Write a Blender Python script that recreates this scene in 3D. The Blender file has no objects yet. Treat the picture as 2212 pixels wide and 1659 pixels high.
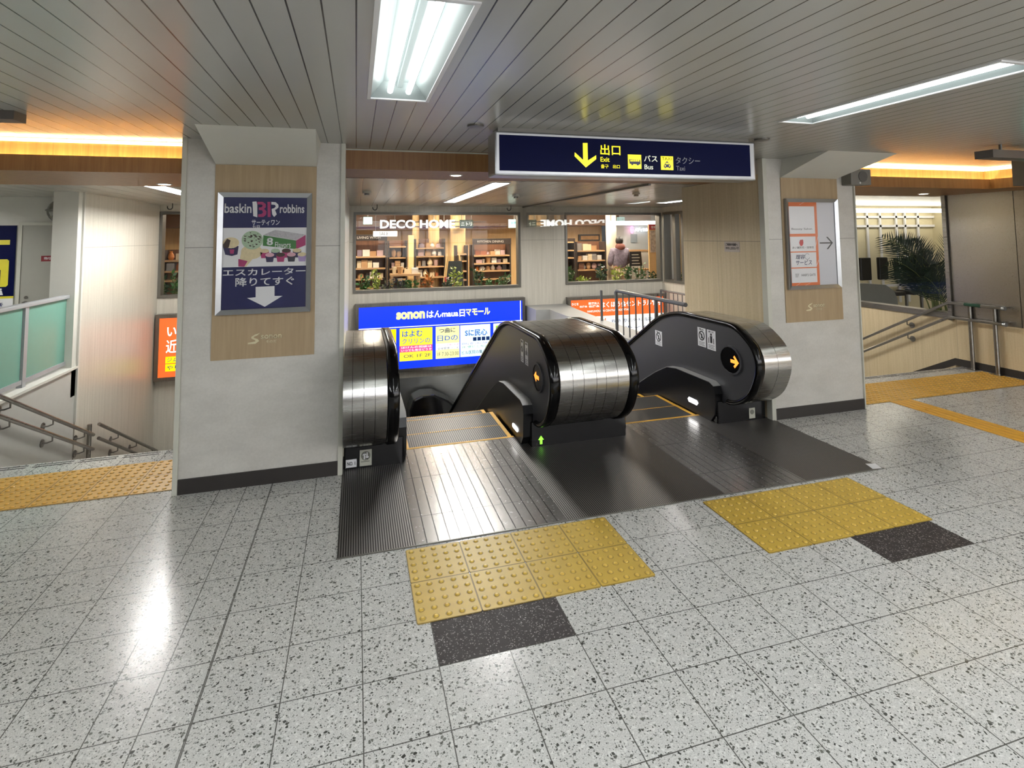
import bpy, bmesh, math, random
from mathutils import Vector, Matrix
random.seed(7)
SC = bpy.context.scene
COL = SC.collection
PI = math.pi

# ------------------------------------------------------------------ camera, world, exposure
F_PX, YAW, PITCH, ROLL = 1179.75, -0.2822, -0.0673, -0.0105
CX, CY = 1111.54, 429.82
CAM = Vector((-0.0394, -2.9429, 1.7454))
cam_data = bpy.data.cameras.new('camera')
cam_data.sensor_fit = 'HORIZONTAL'
cam_data.sensor_width = 36.0
cam_data.lens = F_PX * 36.0 / 2212.0
cam_data.shift_x = -(CX - 1106.0) / 2212.0
cam_data.shift_y = (CY - 829.5) / 2212.0
cam_data.clip_start = 0.05
cam_data.clip_end = 100
cam = bpy.data.objects.new('camera', cam_data)
COL.objects.link(cam)
CAM_R = (Matrix.Rotation(YAW, 3, 'Z') @ Matrix.Rotation(PI / 2 - PITCH, 3, 'X') @ Matrix.Rotation(ROLL, 3, 'Z'))
cam.matrix_world = Matrix.Translation(CAM) @ CAM_R.to_4x4()
SC.camera = cam

world = bpy.data.worlds.new('world')
SC.world = world
world.use_nodes = True
world.node_tree.nodes['Background'].inputs[0].default_value = (0.8, 0.85, 0.9, 1)
world.node_tree.nodes['Background'].inputs[1].default_value = 0.05

SC.view_settings.view_transform = 'Standard'
SC.view_settings.look = 'None'
SC.view_settings.exposure = 0.42
SC.view_settings.gamma = 1.0
SC.view_settings.use_curve_mapping = False
try:
    SC.cycles.use_denoising = True
    SC.cycles.adaptive_threshold = 0.02
    SC.cycles.max_bounces = 8
    SC.cycles.diffuse_bounces = 4
    SC.cycles.glossy_bounces = 4
    SC.cycles.sample_clamp_indirect = 6.0
    SC.cycles.caustics_reflective = False
    SC.cycles.caustics_refractive = False
except Exception:
    pass

TUBE = 5.5          # fluorescent tube strength
REAR_FILL = 64.0         # unseen tube rows over and behind the viewer, boosted as fill
LOW = 115.0          # tubes in the lower ceiling
SPOT = 520.0        # shop downlights
LED = 42.0           # warm cove strength


def at(px, py, y):
    """point on the vertical plane at depth y seen at a photo pixel"""
    d = CAM_R @ Vector(((px - CX) / F_PX, -(py - CY) / F_PX, -1.0))
    t = (y - CAM.y) / d.y
    return CAM + d * t


# ------------------------------------------------------------------ materials
MATS = {}


def lin(c):
    return tuple((v / 12.92 if v <= 0.04045 else ((v + 0.055) / 1.055) ** 2.4) for v in c)


def hexc(h):
    return lin(tuple(int(h[i:i + 2], 16) / 255 for i in (0, 2, 4)))


class NT:
    def __init__(self, name):
        self.m = bpy.data.materials.new(name)
        self.m.use_nodes = True
        self.t = self.m.node_tree
        self.b = self.t.nodes['Principled BSDF']
        self.out = self.t.nodes['Material Output']

    def n(self, kind, **kw):
        nd = self.t.nodes.new(kind)
        for k, v in kw.items():
            setattr(nd, k, v)
        return nd

    def l(self, a, b):
        self.t.links.new(a, b)

    def math(self, op, a, b=None, clamp=False):
        nd = self.n('ShaderNodeMath', operation=op)
        nd.use_clamp = clamp
        for i, v in enumerate((a, b)):
            if v is None:
                continue
            if isinstance(v, (int, float)):
                nd.inputs[i].default_value = v
            else:
                self.l(v, nd.inputs[i])
        return nd.outputs[0]

    def mix(self, fac, a, b):
        nd = self.n('ShaderNodeMix', data_type='RGBA')
        if isinstance(fac, (int, float)):
            nd.inputs[0].default_value = fac
        else:
            self.l(fac, nd.inputs[0])
        for i, v in ((6, a), (7, b)):
            if isinstance(v, tuple):
                nd.inputs[i].default_value = (*v[:3], 1)
            else:
                self.l(v, nd.inputs[i])
        return nd.outputs[2]

    def pos(self):
        return self.n('ShaderNodeNewGeometry').outputs['Position']

    def obj(self):
        return self.n('ShaderNodeTexCoord').outputs['Object']

    def xyz(self, v):
        s = self.n('ShaderNodeSeparateXYZ')
        self.l(v, s.inputs[0])
        return s.outputs

    def noise(self, vec, scale, detail=3, rough=0.5):
        nd = self.n('ShaderNodeTexNoise')
        nd.inputs['Scale'].default_value = scale
        nd.inputs['Detail'].default_value = detail
        nd.inputs['Roughness'].default_value = rough
        if vec is not None:
            self.l(vec, nd.inputs['Vector'])
        return nd

    def scale(self, vec, s):
        nd = self.n('ShaderNodeVectorMath', operation='MULTIPLY')
        self.l(vec, nd.inputs[0])
        nd.inputs[1].default_value = s
        return nd.outputs[0]

    def ramp(self, fac, stops):
        nd = self.n('ShaderNodeValToRGB')
        e = nd.color_ramp.elements
        while len(e) < len(stops):
            e.new(0.5)
        for i, (p, c) in enumerate(stops):
            e[i].position = p
            e[i].color = (*c[:3], 1) if isinstance(c, tuple) else (c, c, c, 1)
        self.l(fac, nd.inputs[0])
        return nd.outputs[0]

    def bump(self, h, strength=0.2, dist=0.002):
        nd = self.n('ShaderNodeBump')
        nd.inputs['Strength'].default_value = strength
        nd.inputs['Distance'].default_value = dist
        self.l(h, nd.inputs['Height'])
        self.l(nd.outputs[0], self.b.inputs['Normal'])

    def set(self, rough=None, metal=None, spec=None, coat=None):
        if rough is not None:
            self.b.inputs['Roughness'].default_value = rough
        if metal is not None:
            self.b.inputs['Metallic'].default_value = metal
        if spec is not None:
            self.b.inputs['Specular IOR Level'].default_value = spec
        if coat is not None:
            self.b.inputs['Coat Weight'].default_value = coat
            self.b.inputs['Coat Roughness'].default_value = 0.05


def pbr(name, col, rough=0.5, metal=0.0, var=0.08, scale=14.0, spec=None, coat=None):
    """plain surface with a little procedural mottling"""
    if name in MATS:
        return MATS[name]
    k = NT(name)
    c = hexc(col) if isinstance(col, str) else col
    nz = k.noise(k.obj(), scale)
    lo = tuple(v * (1 - var) for v in c)
    hi = tuple(min(1, v * (1 + var)) for v in c)
    k.l(k.mix(nz.outputs[0], lo, hi), k.b.inputs['Base Color'])
    k.set(rough, metal, spec, coat)
    MATS[name] = k.m
    return k.m


def emit(name, col, strength, var=0.0):
    if name in MATS:
        return MATS[name]
    k = NT(name)
    c = hexc(col) if isinstance(col, str) else col
    k.b.inputs['Base Color'].default_value = (*[v * 0.8 for v in c], 1)
    k.b.inputs['Emission Color'].default_value = (*c, 1)
    k.b.inputs['Emission Strength'].default_value = strength
    k.set(0.3)
    MATS[name] = k.m
    return k.m


def m_floor(name, lo=None, dark=False):
    if name in MATS:
        return MATS[name]
    k = NT(name)
    p = k.pos()
    x, y, z = k.xyz(p)
    # dark stone chips of two sizes
    wob = k.noise(p, 90, 2)
    vadd = k.n('ShaderNodeVectorMath', operation='ADD')
    k.l(p, vadd.inputs[0])
    k.l(k.scale(wob.outputs['Color'], (0.004, 0.004, 0.0)), vadd.inputs[1])
    pw = vadd.outputs[0]

    def chips(scale, edge, keep):
        v = k.n('ShaderNodeTexVoronoi')
        v.inputs['Scale'].default_value = scale
        k.l(pw, v.inputs['Vector'])
        e = k.n('ShaderNodeTexVoronoi', feature='DISTANCE_TO_EDGE')
        e.inputs['Scale'].default_value = scale
        k.l(pw, e.inputs['Vector'])
        rr, gg, bb = k.xyz(v.outputs['Color'])
        on = k.math('LESS_THAN', rr, keep)
        size = k.math('ADD', k.math('MULTIPLY', gg, 0.12), edge)
        ins = k.math('GREATER_THAN', e.outputs['Distance'], size)
        return k.math('MULTIPLY', on, ins), bb
    a, sa = chips(95, 0.02, 0.10)
    b, sb = chips(190, 0.02, 0.15)
    c_, sc_ = chips(75, 0.04, 0.22)
    base_n = k.noise(p, 210, 4, 0.7)
    if dark:
        base = k.mix(base_n.outputs[0], hexc('2a2626'), hexc('3c3636'))
        chipcol = k.mix(sa, hexc('6f6a68'), hexc('b5b0ac'))
        c1 = k.mix(k.math('MULTIPLY', b, 0.8), base, chipcol)
    else:
        base = k.ramp(base_n.outputs[0], [(0.34, hexc('a9a9a6')), (0.62, hexc('d4d4d1'))])
        base = k.mix(k.math('MULTIPLY', c_, 0.5), base, hexc('e4e4e0'))
        darkc = k.mix(sa, hexc('2c2e2c'), hexc('6a6c66'))
        darkc2 = k.mix(sb, hexc('3c3d3a'), hexc('8b8c88'))
        c1 = k.mix(b, base, darkc2)
        c1 = k.mix(a, c1, darkc)
        # joints: rows every 0.3 m, columns every 0.3 m with two narrower ones left of the plate
        def dist_mod(v, per, off):
            t = k.math('ADD', v, -off + 300 * per)
            t = k.math('MODULO', t, per)
            t = k.math('ADD', t, -per / 2)
            return k.math('ABSOLUTE', t)          # per/2 at joints
        g = 0.0022
        rowj = k.math('GREATER_THAN', dist_mod(y, 0.30, 0.0), 0.15 - g)
        colr = k.math('GREATER_THAN', dist_mod(x, 0.30, 0.0), 0.15 - g)
        colr = k.math('MULTIPLY', colr, k.math('GREATER_THAN', x, -0.63))
        coln = k.math('GREATER_THAN', dist_mod(x, 0.171, -0.595), 0.0855 - g)
        nin = k.math('MULTIPLY', k.math('LESS_THAN', x, -0.58), k.math('GREATER_THAN', x, -0.95))
        coln = k.math('MULTIPLY', coln, nin)
        coll = k.math('GREATER_THAN', dist_mod(x, 0.2915, -0.937), 0.1457 - g)
        coll = k.math('MULTIPLY', coll, k.math('LESS_THAN', x, -1.0))
        j = k.math('MAXIMUM', k.math('MAXIMUM', rowj, colr), k.math('MAXIMUM', coln, coll))
        c1 = k.mix(k.math('MULTIPLY', j, 0.9), c1, hexc('3a3a36'))
        # tile to tile shade
        big = k.noise(k.scale(p, (1, 1, 0)), 1.4, 2)
        c1 = k.mix(k.math('MULTIPLY', big.outputs[0], 0.12), c1, hexc('a8a49a'))
    k.l(c1, k.b.inputs['Base Color'])
    rn = k.noise(p, 30, 3)
    k.l(k.ramp(rn.outputs[0], [(0.3, 0.17), (0.7, 0.27)]), k.b.inputs['Roughness'])
    if dark:
        k.l(k.ramp(rn.outputs[0], [(0.3, 0.5), (0.7, 0.65)]), k.b.inputs['Roughness'])
    k.set(spec=0.3 if dark else 0.5)
    MATS[name] = k.m
    return k.m


def m_strips(name, col, groove, per, off, rough=0.3, axis=0, gw=0.004, metal=0.0, spec=0.6, var=0.05):
    """painted metal ceiling strips with dark gaps along one axis"""
    if name in MATS:
        return MATS[name]
    k = NT(name)
    p = k.pos()
    v = k.xyz(p)[axis]
    t = k.math('ABSOLUTE', k.math('ADD', k.math('MODULO', k.math('ADD', v, -off + 400 * per), per), -per / 2))
    g = k.math('GREATER_THAN', t, per / 2 - gw)
    c = hexc(col)
    nz = k.noise(k.scale(p, (2.0, 0.6, 1)), 2.5, 3)
    base = k.mix(nz.outputs[0], tuple(a * (1 - var) for a in c), tuple(a * (1 + var) for a in c))
    k.l(k.mix(g, base, hexc(groove)), k.b.inputs['Base Color'])
    wv = k.noise(k.scale(p, (3, 1.2, 1)), 6, 2)
    h = k.math('ADD', k.math('MULTIPLY', g, -1.0), k.math('MULTIPLY', wv.outputs[0], 0.15))
    k.bump(h, 0.25, 0.004)
    k.set(rough, metal, spec)
    MATS[name] = k.m
    return k.m


def m_wood(name, lo, hi, axis=2, rough=0.45, fine=1.0):
    if name in MATS:
        return MATS[name]
    k = NT(name)
    p = k.pos()
    st = [22.0, 22.0, 22.0]
    st[axis] = 1.6
    n1 = k.noise(k.scale(p, tuple(st)), 1.3 * fine, 5, 0.6)
    st2 = [110.0, 110.0, 110.0]
    st2[axis] = 3.0
    n2 = k.noise(k.scale(p, tuple(st2)), 1.0 * fine, 3, 0.6)
    f = k.math('ADD', k.math('MULTIPLY', n1.outputs[0], 0.65), k.math('MULTIPLY', n2.outputs[0], 0.35))
    k.l(k.ramp(f, [(0.32, hexc(lo)), (0.68, hexc(hi))]), k.b.inputs['Base Color'])
    k.bump(f, 0.08, 0.001)
    k.set(rough)
    MATS[name] = k.m
    return k.m


def m_panel(name, lo, hi, rough=0.4, seam=None, seamx=None, streak=False, spec=0.4):
    """stone or melamine wall panel, cloudy, with an optional horizontal seam"""
    if name in MATS:
        return MATS[name]
    k = NT(name)
    p = k.pos()
    x, y, z = k.xyz(p)
    if streak:
        n1 = k.noise(k.scale(p, (14, 14, 0.5)), 2.2, 4, 0.6)
    else:
        n1 = k.noise(k.scale(p, (1, 1, 2.2)), 3.2, 5, 0.6)
    n2 = k.noise(p, 60, 3)
    f = k.math('ADD', k.math('MULTIPLY', n1.outputs[0], 0.7), k.math('MULTIPLY', n2.outputs[0], 0.3))
    c = k.ramp(f, [(0.36, hexc(lo)), (0.64, hexc(hi))])
    if seam is not None:
        s = k.math('LESS_THAN', k.math('ABSOLUTE', k.math('ADD', z, -seam)), 0.003)
        c = k.mix(k.math('MULTIPLY', s, 0.6), c, hexc('5c5a54'))
    if seamx is not None:
        t = k.math('ABSOLUTE', k.math('ADD', k.math('MODULO', k.math('ADD', k.math('ADD', x, y), 90.0), seamx), -seamx / 2))
        s = k.math('GREATER_THAN', t, seamx / 2 - 0.003)
        c = k.mix(k.math('MULTIPLY', s, 0.35), c, hexc('6a665c'))
    k.l(c, k.b.inputs['Base Color'])
    k.set(rough, spec=spec)
    MATS[name] = k.m
    return k.m


def m_steel(name, col='a9a7a2', rough=0.25, axis=2, wave=0.0):
    """brushed stainless; the brushing runs along the given axis"""
    if name in MATS:
        return MATS[name]
    k = NT(name)
    p = k.pos()
    st = [260.0, 260.0, 260.0]
    st[axis] = 3.0
    n1 = k.noise(k.scale(p, tuple(st)), 1.0, 2)
    c = hexc(col)
    k.l(k.mix(n1.outputs[0], tuple(v * 0.86 for v in c), tuple(min(1, v * 1.08) for v in c)), k.b.inputs['Base Color'])
    k.l(k.ramp(n1.outputs[0], [(0.2, rough * 0.8), (0.8, rough * 1.25)]), k.b.inputs['Roughness'])
    if wave:
        n3 = k.noise(p, 1.3, 2)
        k.bump(n3.outputs[0], 0.5, wave)
    k.set(metal=1.0)
    MATS[name] = k.m
    return k.m


def m_ribbed(name):
    """dark aluminium landing plate; fine ribs, wider ribs in the two walking lanes"""
    if name in MATS:
        return MATS[name]
    k = NT(name)
    p = k.pos()
    x, y, z = k.xyz(p)

    def rib(per, duty):
        t = k.math('MODULO', k.math('ADD', x, 30.0), per)
        return k.math('LESS_THAN', t, per * duty)
    fine = rib(0.0135, 0.5)
    wide = rib(0.066, 0.10)
    lane1 = k.math('MULTIPLY', k.math('GREATER_THAN', x, 0.30), k.math('LESS_THAN', x, 1.22))
    lane2 = k.math('MULTIPLY', k.math('GREATER_THAN', x, 2.35), k.math('LESS_THAN', x, 3.02))
    lane = k.math('ADD', lane1, lane2, True)
    g = k.math('ADD', k.math('MULTIPLY', fine, k.math('SUBTRACT', 1.0, lane)), k.math('MULTIPLY', wide, lane))
    dirt = k.noise(p, 45, 4)
    base = k.mix(dirt.outputs[0], hexc('868380'), hexc('96938f'))
    k.l(k.mix(g, base, hexc('343130')), k.b.inputs['Base Color'])
    # plate joints across
    k.bump(k.math('SUBTRACT', 1.0, g), 0.5, 0.002)
    k.l(k.math('SUBTRACT', k.math('ADD', 0.44, k.math('MULTIPLY', dirt.outputs[0], 0.05)), k.math('MULTIPLY', lane, 0.2)), k.b.inputs['Roughness'])
    k.set(metal=0.85)
    MATS[name] = k.m
    return k.m


def m_tread(name):
    if name in MATS:
        return MATS[name]
    k = NT(name)
    p = k.pos()
    x = k.xyz(p)[0]
    t = k.math('LESS_THAN', k.math('MODULO', k.math('ADD', x, 30.0), 0.018), 0.009)
    k.l(k.mix(t, hexc('5e5e5c'), hexc('141414')), k.b.inputs['Base Color'])
    k.bump(k.math('SUBTRACT', 1.0, t), 0.6, 0.004)
    k.set(0.4, 0.7)
    MATS[name] = k.m
    return k.m


def m_tactile(name, col, w, d, nx, ny, r=0.0135):
    """painted rubber tile: stud highlights and shade rings put into the colour, dirt in the joints"""
    if name in MATS:
        return MATS[name]
    k = NT(name)
    o = k.obj()
    x, y, z = k.xyz(o)
    px_, py_ = w / nx, d / ny
    u = k.math('ADD', k.math('MODULO', x, px_), -px_ / 2)
    v = k.math('ADD', k.math('MODULO', y, py_), -py_ / 2)
    q = k.math('SQRT', k.math('ADD', k.math('MULTIPLY', u, u), k.math('MULTIPLY', v, v)))
    nz = k.noise(k.pos(), 11, 4)
    c = hexc(col)
    base = k.mix(nz.outputs[0], tuple(a * 0.82 for a in c), tuple(min(1, a * 1.12) for a in c))
    ring = k.math('MULTIPLY', k.math('LESS_THAN', q, r * 1.28), k.math('GREATER_THAN', q, r * 0.86))  # shade crescents round each stud, painted into the colour
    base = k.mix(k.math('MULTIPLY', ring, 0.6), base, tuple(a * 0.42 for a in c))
    top = k.math('LESS_THAN', q, r * 0.55)  # highlight painted on each stud top
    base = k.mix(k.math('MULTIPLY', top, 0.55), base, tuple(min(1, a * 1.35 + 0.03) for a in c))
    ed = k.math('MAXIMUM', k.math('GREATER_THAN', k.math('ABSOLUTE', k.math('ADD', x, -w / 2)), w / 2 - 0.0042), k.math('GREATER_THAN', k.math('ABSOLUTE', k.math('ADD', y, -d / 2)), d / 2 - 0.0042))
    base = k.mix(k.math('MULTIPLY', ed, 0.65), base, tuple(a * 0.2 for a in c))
    k.l(base, k.b.inputs['Base Color'])
    k.set(0.42)
    MATS[name] = k.m
    return k.m


def m_glass(name, tint=(1, 1, 1), ior=1.5, rough=0.0, base=0.0):
    """thin clear pane: transmits straight through, mirrors by Fresnel"""
    if name in MATS:
        return MATS[name]
    k = NT(name)
    k.t.nodes.remove(k.b)
    tr = k.n('ShaderNodeBsdfTransparent')
    tr.inputs[0].default_value = (*tint, 1)
    gl = k.n('ShaderNodeBsdfGlossy')
    gl.inputs['Roughness'].default_value = rough
    g = k.n('ShaderNodeNewGeometry')
    dt = k.n('ShaderNodeVectorMath', operation='DOT_PRODUCT')
    k.l(g.outputs['Normal'], dt.inputs[0])
    k.l(g.outputs['Incoming'], dt.inputs[1])
    c = k.math('ABSOLUTE', dt.outputs['Value'])
    r0 = ((ior - 1) / (ior + 1)) ** 2
    sch = k.math('POWER', k.math('SUBTRACT', 1.0, c), 5.0)
    nz = k.noise(g.outputs['Position'], 0.8, 1)
    fac = k.math('ADD', k.math('MULTIPLY', sch, 1 - r0), k.math('MULTIPLY', nz.outputs[0], 0.01))
    fac = k.math('ADD', fac, r0 + base, True)
    mx = k.n('ShaderNodeMixShader')
    k.l(fac, mx.inputs[0])
    k.l(tr.outputs[0], mx.inputs[1])
    k.l(gl.outputs[0], mx.inputs[2])
    k.l(mx.outputs[0], k.out.inputs[0])
    MATS[name] = k.m
    return k.m


# ------------------------------------------------------------------ mesh building
class MB:
    def __init__(self):
        self.v = []
        self.f = []
        self.smooth = False

    def add(self, vs, fs):
        o = len(self.v)
        self.v += [tuple(a) for a in vs]
        self.f += [tuple(i + o for i in f) for f in fs]
        return self

    def box(self, x0, x1, y0, y1, z0, z1):
        x0, x1 = min(x0, x1), max(x0, x1)
        y0, y1 = min(y0, y1), max(y0, y1)
        z0, z1 = min(z0, z1), max(z0, z1)
        vs = [(x, y, z) for z in (z0, z1) for y in (y0, y1) for x in (x0, x1)]
        return self.add(vs, [(0, 2, 3, 1), (4, 5, 7, 6), (0, 1, 5, 4), (2, 6, 7, 3), (0, 4, 6, 2), (1, 3, 7, 5)])

    def prism(self, pts, a, b, axis):
        """extrude a 2D outline along an axis; outline given in the two other coordinates in xyz order"""
        n = len(pts)

        def mk(p, t):
            if axis == 0:
                return (t, p[0], p[1])
            if axis == 1:
                return (p[0], t, p[1])
            return (p[0], p[1], t)
        vs = [mk(p, a) for p in pts] + [mk(p, b) for p in pts]
        fs = [tuple(range(n))[::-1], tuple(range(n, 2 * n))]
        fs += [(i, (i + 1) % n, n + (i + 1) % n, n + i) for i in range(n)]
        return self.add(vs, fs)

    def tube(self, pts, r, n=10, cap=True):
        pts = [Vector(p) for p in pts]
        rings = []
        prev = None
        for i, p in enumerate(pts):
            if i == 0:
                t = pts[1] - pts[0]
            elif i == len(pts) - 1:
                t = pts[-1] - pts[-2]
            else:
                t = (pts[i + 1] - p).normalized() + (p - pts[i - 1]).normalized()
            t.normalize()
            if prev is None:
                a = Vector((0, 0, 1)) if abs(t.z) < 0.9 else Vector((1, 0, 0))
            else:
                a = prev
            u = (a - t * a.dot(t)).normalized()
            w = t.cross(u)
            prev = u
            rad = r[i] if isinstance(r, (list, tuple)) else r
            rings.append([p + (u * math.cos(2 * PI * k / n) + w * math.sin(2 * PI * k / n)) * rad for k in range(n)])
        vs = [v for rg in rings for v in rg]
        fs = []
        for i in range(len(rings) - 1):
            for k in range(n):
                k2 = (k + 1) % n
                fs.append((i * n + k, i * n + k2, (i + 1) * n + k2, (i + 1) * n + k))
        if cap:
            fs.append(tuple(range(n))[::-1])
            fs.append(tuple((len(rings) - 1) * n + k for k in range(n)))
        self.add(vs, fs)
        return self

    def disc(self, c, r, h, axis=2, n=20, r2=None):
        r2 = r if r2 is None else r2
        c = Vector(c)
        a = [0, 0, 0]
        a[axis] = h
        return self.tube([c, c + Vector(a)], [r, r2], n)

    def ball(self, c, r, seg=12, rings=8, sx=1, sy=1, sz=1, z0=-1.0):
        vs, fs = [], []
        for i in range(rings + 1):
            th = PI * i / rings
            for k in range(seg):
                ph = 2 * PI * k / seg
                zz = max(math.cos(th), z0)
                vs.append((c[0] + r * sx * math.sin(th) * math.cos(ph), c[1] + r * sy * math.sin(th) * math.sin(ph), c[2] + r * sz * zz))
        for i in range(rings):
            for k in range(seg):
                k2 = (k + 1) % seg
                fs.append((i * seg + k, (i + 1) * seg + k, (i + 1) * seg + k2, i * seg + k2))
        return self.add(vs, fs)

    def sweep(self, path, sec, closed_sec=True):
        """path of (y,z); section of (x, n) with n pointing inward (left of travel)"""
        rings = []
        for i, (y, z) in enumerate(path):
            a = path[max(i - 1, 0)]
            b = path[min(i + 1, len(path) - 1)]
            ty, tz = b[0] - a[0], b[1] - a[1]
            L = math.hypot(ty, tz) or 1
            ty, tz = ty / L, tz / L
            ny, nz = tz, -ty
            rings.append([(sx, y + ny * sn, z + nz * sn) for sx, sn in sec])
        n = len(sec)
        vs = [v for r in rings for v in r]
        fs = []
        for i in range(len(rings) - 1):
            for k in range(n if closed_sec else n - 1):
                k2 = (k + 1) % n
                fs.append((i * n + k, (i + 1) * n + k, (i + 1) * n + k2, i * n + k2))
        if closed_sec:
            fs.append(tuple(range(n)))
            fs.append(tuple((len(rings) - 1) * n + k for k in range(n))[::-1])
        return self.add(vs, fs)

    def slab(self, u0, u1, v0, v1, holes, w0, w1, axis):
        """rectangular slab with rectangular holes, thickness w0..w1 along axis"""
        us = sorted({u0, u1, *[h[0] for h in holes], *[h[1] for h in holes]})
        vs = sorted({v0, v1, *[h[2] for h in holes], *[h[3] for h in holes]})
        us = [u for u in us if u0 <= u <= u1]
        vs = [v for v in vs if v0 <= v <= v1]
        for i in range(len(us) - 1):
            for j in range(len(vs) - 1):
                cu, cv = (us[i] + us[i + 1]) / 2, (vs[j] + vs[j + 1]) / 2
                if any(h[0] < cu < h[1] and h[2] < cv < h[3] for h in holes):
                    continue
                if axis == 0:
                    self.box(w0, w1, us[i], us[i + 1], vs[j], vs[j + 1])
                elif axis == 1:
                    self.box(us[i], us[i + 1], w0, w1, vs[j], vs[j + 1])
                else:
                    self.box(us[i], us[i + 1], vs[j], vs[j + 1], w0, w1)
        return self

    def build(self, name, mat, parent=None, smooth=False, bevel=0.0, tri=False, angle=0.6):
        me = bpy.data.meshes.new(name)
        off = Vector((0, 0, 0))
        if parent is not None:
            q = parent
            while q is not None:
                off += Vector(q.location)
                q = q.parent
        me.from_pydata([tuple(Vector(v) - off) for v in self.v], [], self.f)
        me.materials.append(mat)
        bm = bmesh.new()
        bm.from_mesh(me)
        bmesh.ops.recalc_face_normals(bm, faces=bm.faces)
        if tri:
            bmesh.ops.triangulate(bm, faces=[f for f in bm.faces if len(f.verts) > 4])
        if bevel:
            es = [e for e in bm.edges if len(e.link_faces) == 2 and e.calc_face_angle(0) > 0.5]
            bmesh.ops.bevel(bm, geom=es, offset=bevel, segments=2, profile=0.6, affect='EDGES', clamp_overlap=True)
        bm.to_mesh(me)
        bm.free()
        if smooth:
            for p in me.polygons:
                p.use_smooth = True
            try:
                me.set_sharp_from_angle(angle=angle)
            except Exception:
                pass
        o = bpy.data.objects.new(name, me)
        COL.objects.link(o)
        if parent is not None:
            o.parent = parent
        return o


def box(name, mat, b, parent=None, bevel=0.0):
    return MB().box(*b).build(name, mat, parent, bevel=bevel)


def tag(o, label=None, cat=None, group=None, kind=None):
    if label:
        o['label'] = label
    if cat:
        o['category'] = cat
    if group:
        o['group'] = group
    if kind:
        o['kind'] = kind
    return o


def thing(name, label, cat, loc=(0, 0, 0), group=None):
    o = bpy.data.objects.new(name, None)
    o.empty_display_size = 0.1
    o.location = loc
    COL.objects.link(o)
    return tag(o, label, cat, group)


def struct(o, label=None):
    o['kind'] = 'structure'
    if label:
        o['label'] = label
    return o


def copy_tree(o, loc=None, label=None, parent=None):
    c = o.copy()
    COL.objects.link(c)
    if parent is not None:
        c.parent = parent
    if loc is not None:
        c.location = loc
    if label:
        c['label'] = label
    for ch in list(o.children):
        copy_tree(ch, parent=c)
    return c


class Frame:
    """a flat face: origin, right and up vectors as seen by someone looking at it"""

    def __init__(self, o, r, u):
        self.o, self.r, self.u = Vector(o), Vector(r).normalized(), Vector(u).normalized()
        self.n = self.r.cross(self.u)

    def p(self, u, v, n=0.0):
        return self.o + self.r * u + self.u * v + self.n * n


def poly(name, mat, fr, pts, n0, n1, parent=None, mb=None):
    m = mb or MB()
    k = len(pts)
    vs = [fr.p(a, b, n0) for a, b in pts] + [fr.p(a, b, n1) for a, b in pts]
    m.add(vs, [tuple(range(k))[::-1], tuple(range(k, 2 * k))] + [(i, (i + 1) % k, k + (i + 1) % k, k + i) for i in range(k)])
    if mb is None:
        return m.build(name, mat, parent, tri=True)


def rect(name, mat, fr, u0, v0, u1, v1, n0=0.0, n1=0.002, parent=None, mb=None):
    return poly(name, mat, fr, [(u0, v0), (u1, v0), (u1, v1), (u0, v1)], n0, n1, parent, mb)


def circ(c, r, n=24, ry=None):
    ry = r if ry is None else ry
    return [(c[0] + r * math.cos(2 * PI * i / n), c[1] + ry * math.sin(2 * PI * i / n)) for i in range(n)]


TXT = {}


def text(name, body, mat, fr, u0, v0, u1, v1, n=0.003, bold=0.0, parent=None, thick=0.001, shear=0.0):
    """lettering fitted to a rectangle on a face, as a mesh"""
    cu = bpy.data.curves.new('t', 'FONT')
    cu.body = body
    cu.size = 1.0
    cu.offset = bold
    cu.shear = shear
    cu.resolution_u = 3
    to = bpy.data.objects.new('t', cu)
    COL.objects.link(to)
    bpy.context.view_layer.update()
    dg = bpy.context.evaluated_depsgraph_get()
    me = bpy.data.meshes.new_from_object(to.evaluated_get(dg))
    bpy.data.objects.remove(to)
    bpy.data.curves.remove(cu)
    if not me.vertices:
        return None
    xs = [v.co.x for v in me.vertices]
    ys = [v.co.y for v in me.vertices]
    x0, x1, y0, y1 = min(xs), max(xs), min(ys), max(ys)
    sx = (u1 - u0) / max(x1 - x0, 1e-6)
    sy = (v1 - v0) / max(y1 - y0, 1e-6)
    off = Vector((0, 0, 0))
    q = parent
    while q is not None:
        off += Vector(q.location)
        q = q.parent
    for v in me.vertices:
        a = u0 + (v.co.x - x0) * sx
        b = v0 + (v.co.y - y0) * sy
        v.co = fr.p(a, b, n) - off
    bm = bmesh.new()
    bm.from_mesh(me)
    r = bmesh.ops.extrude_face_region(bm, geom=bm.faces[:])
    bmesh.ops.translate(bm, verts=[g for g in r['geom'] if isinstance(g, bmesh.types.BMVert)], vec=fr.n * thick)
    bm.to_mesh(me)
    bm.free()
    me.materials.clear()
    me.materials.append(mat)
    o = bpy.data.objects.new(name, me)
    COL.objects.link(o)
    o.parent = parent
    return o


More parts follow.
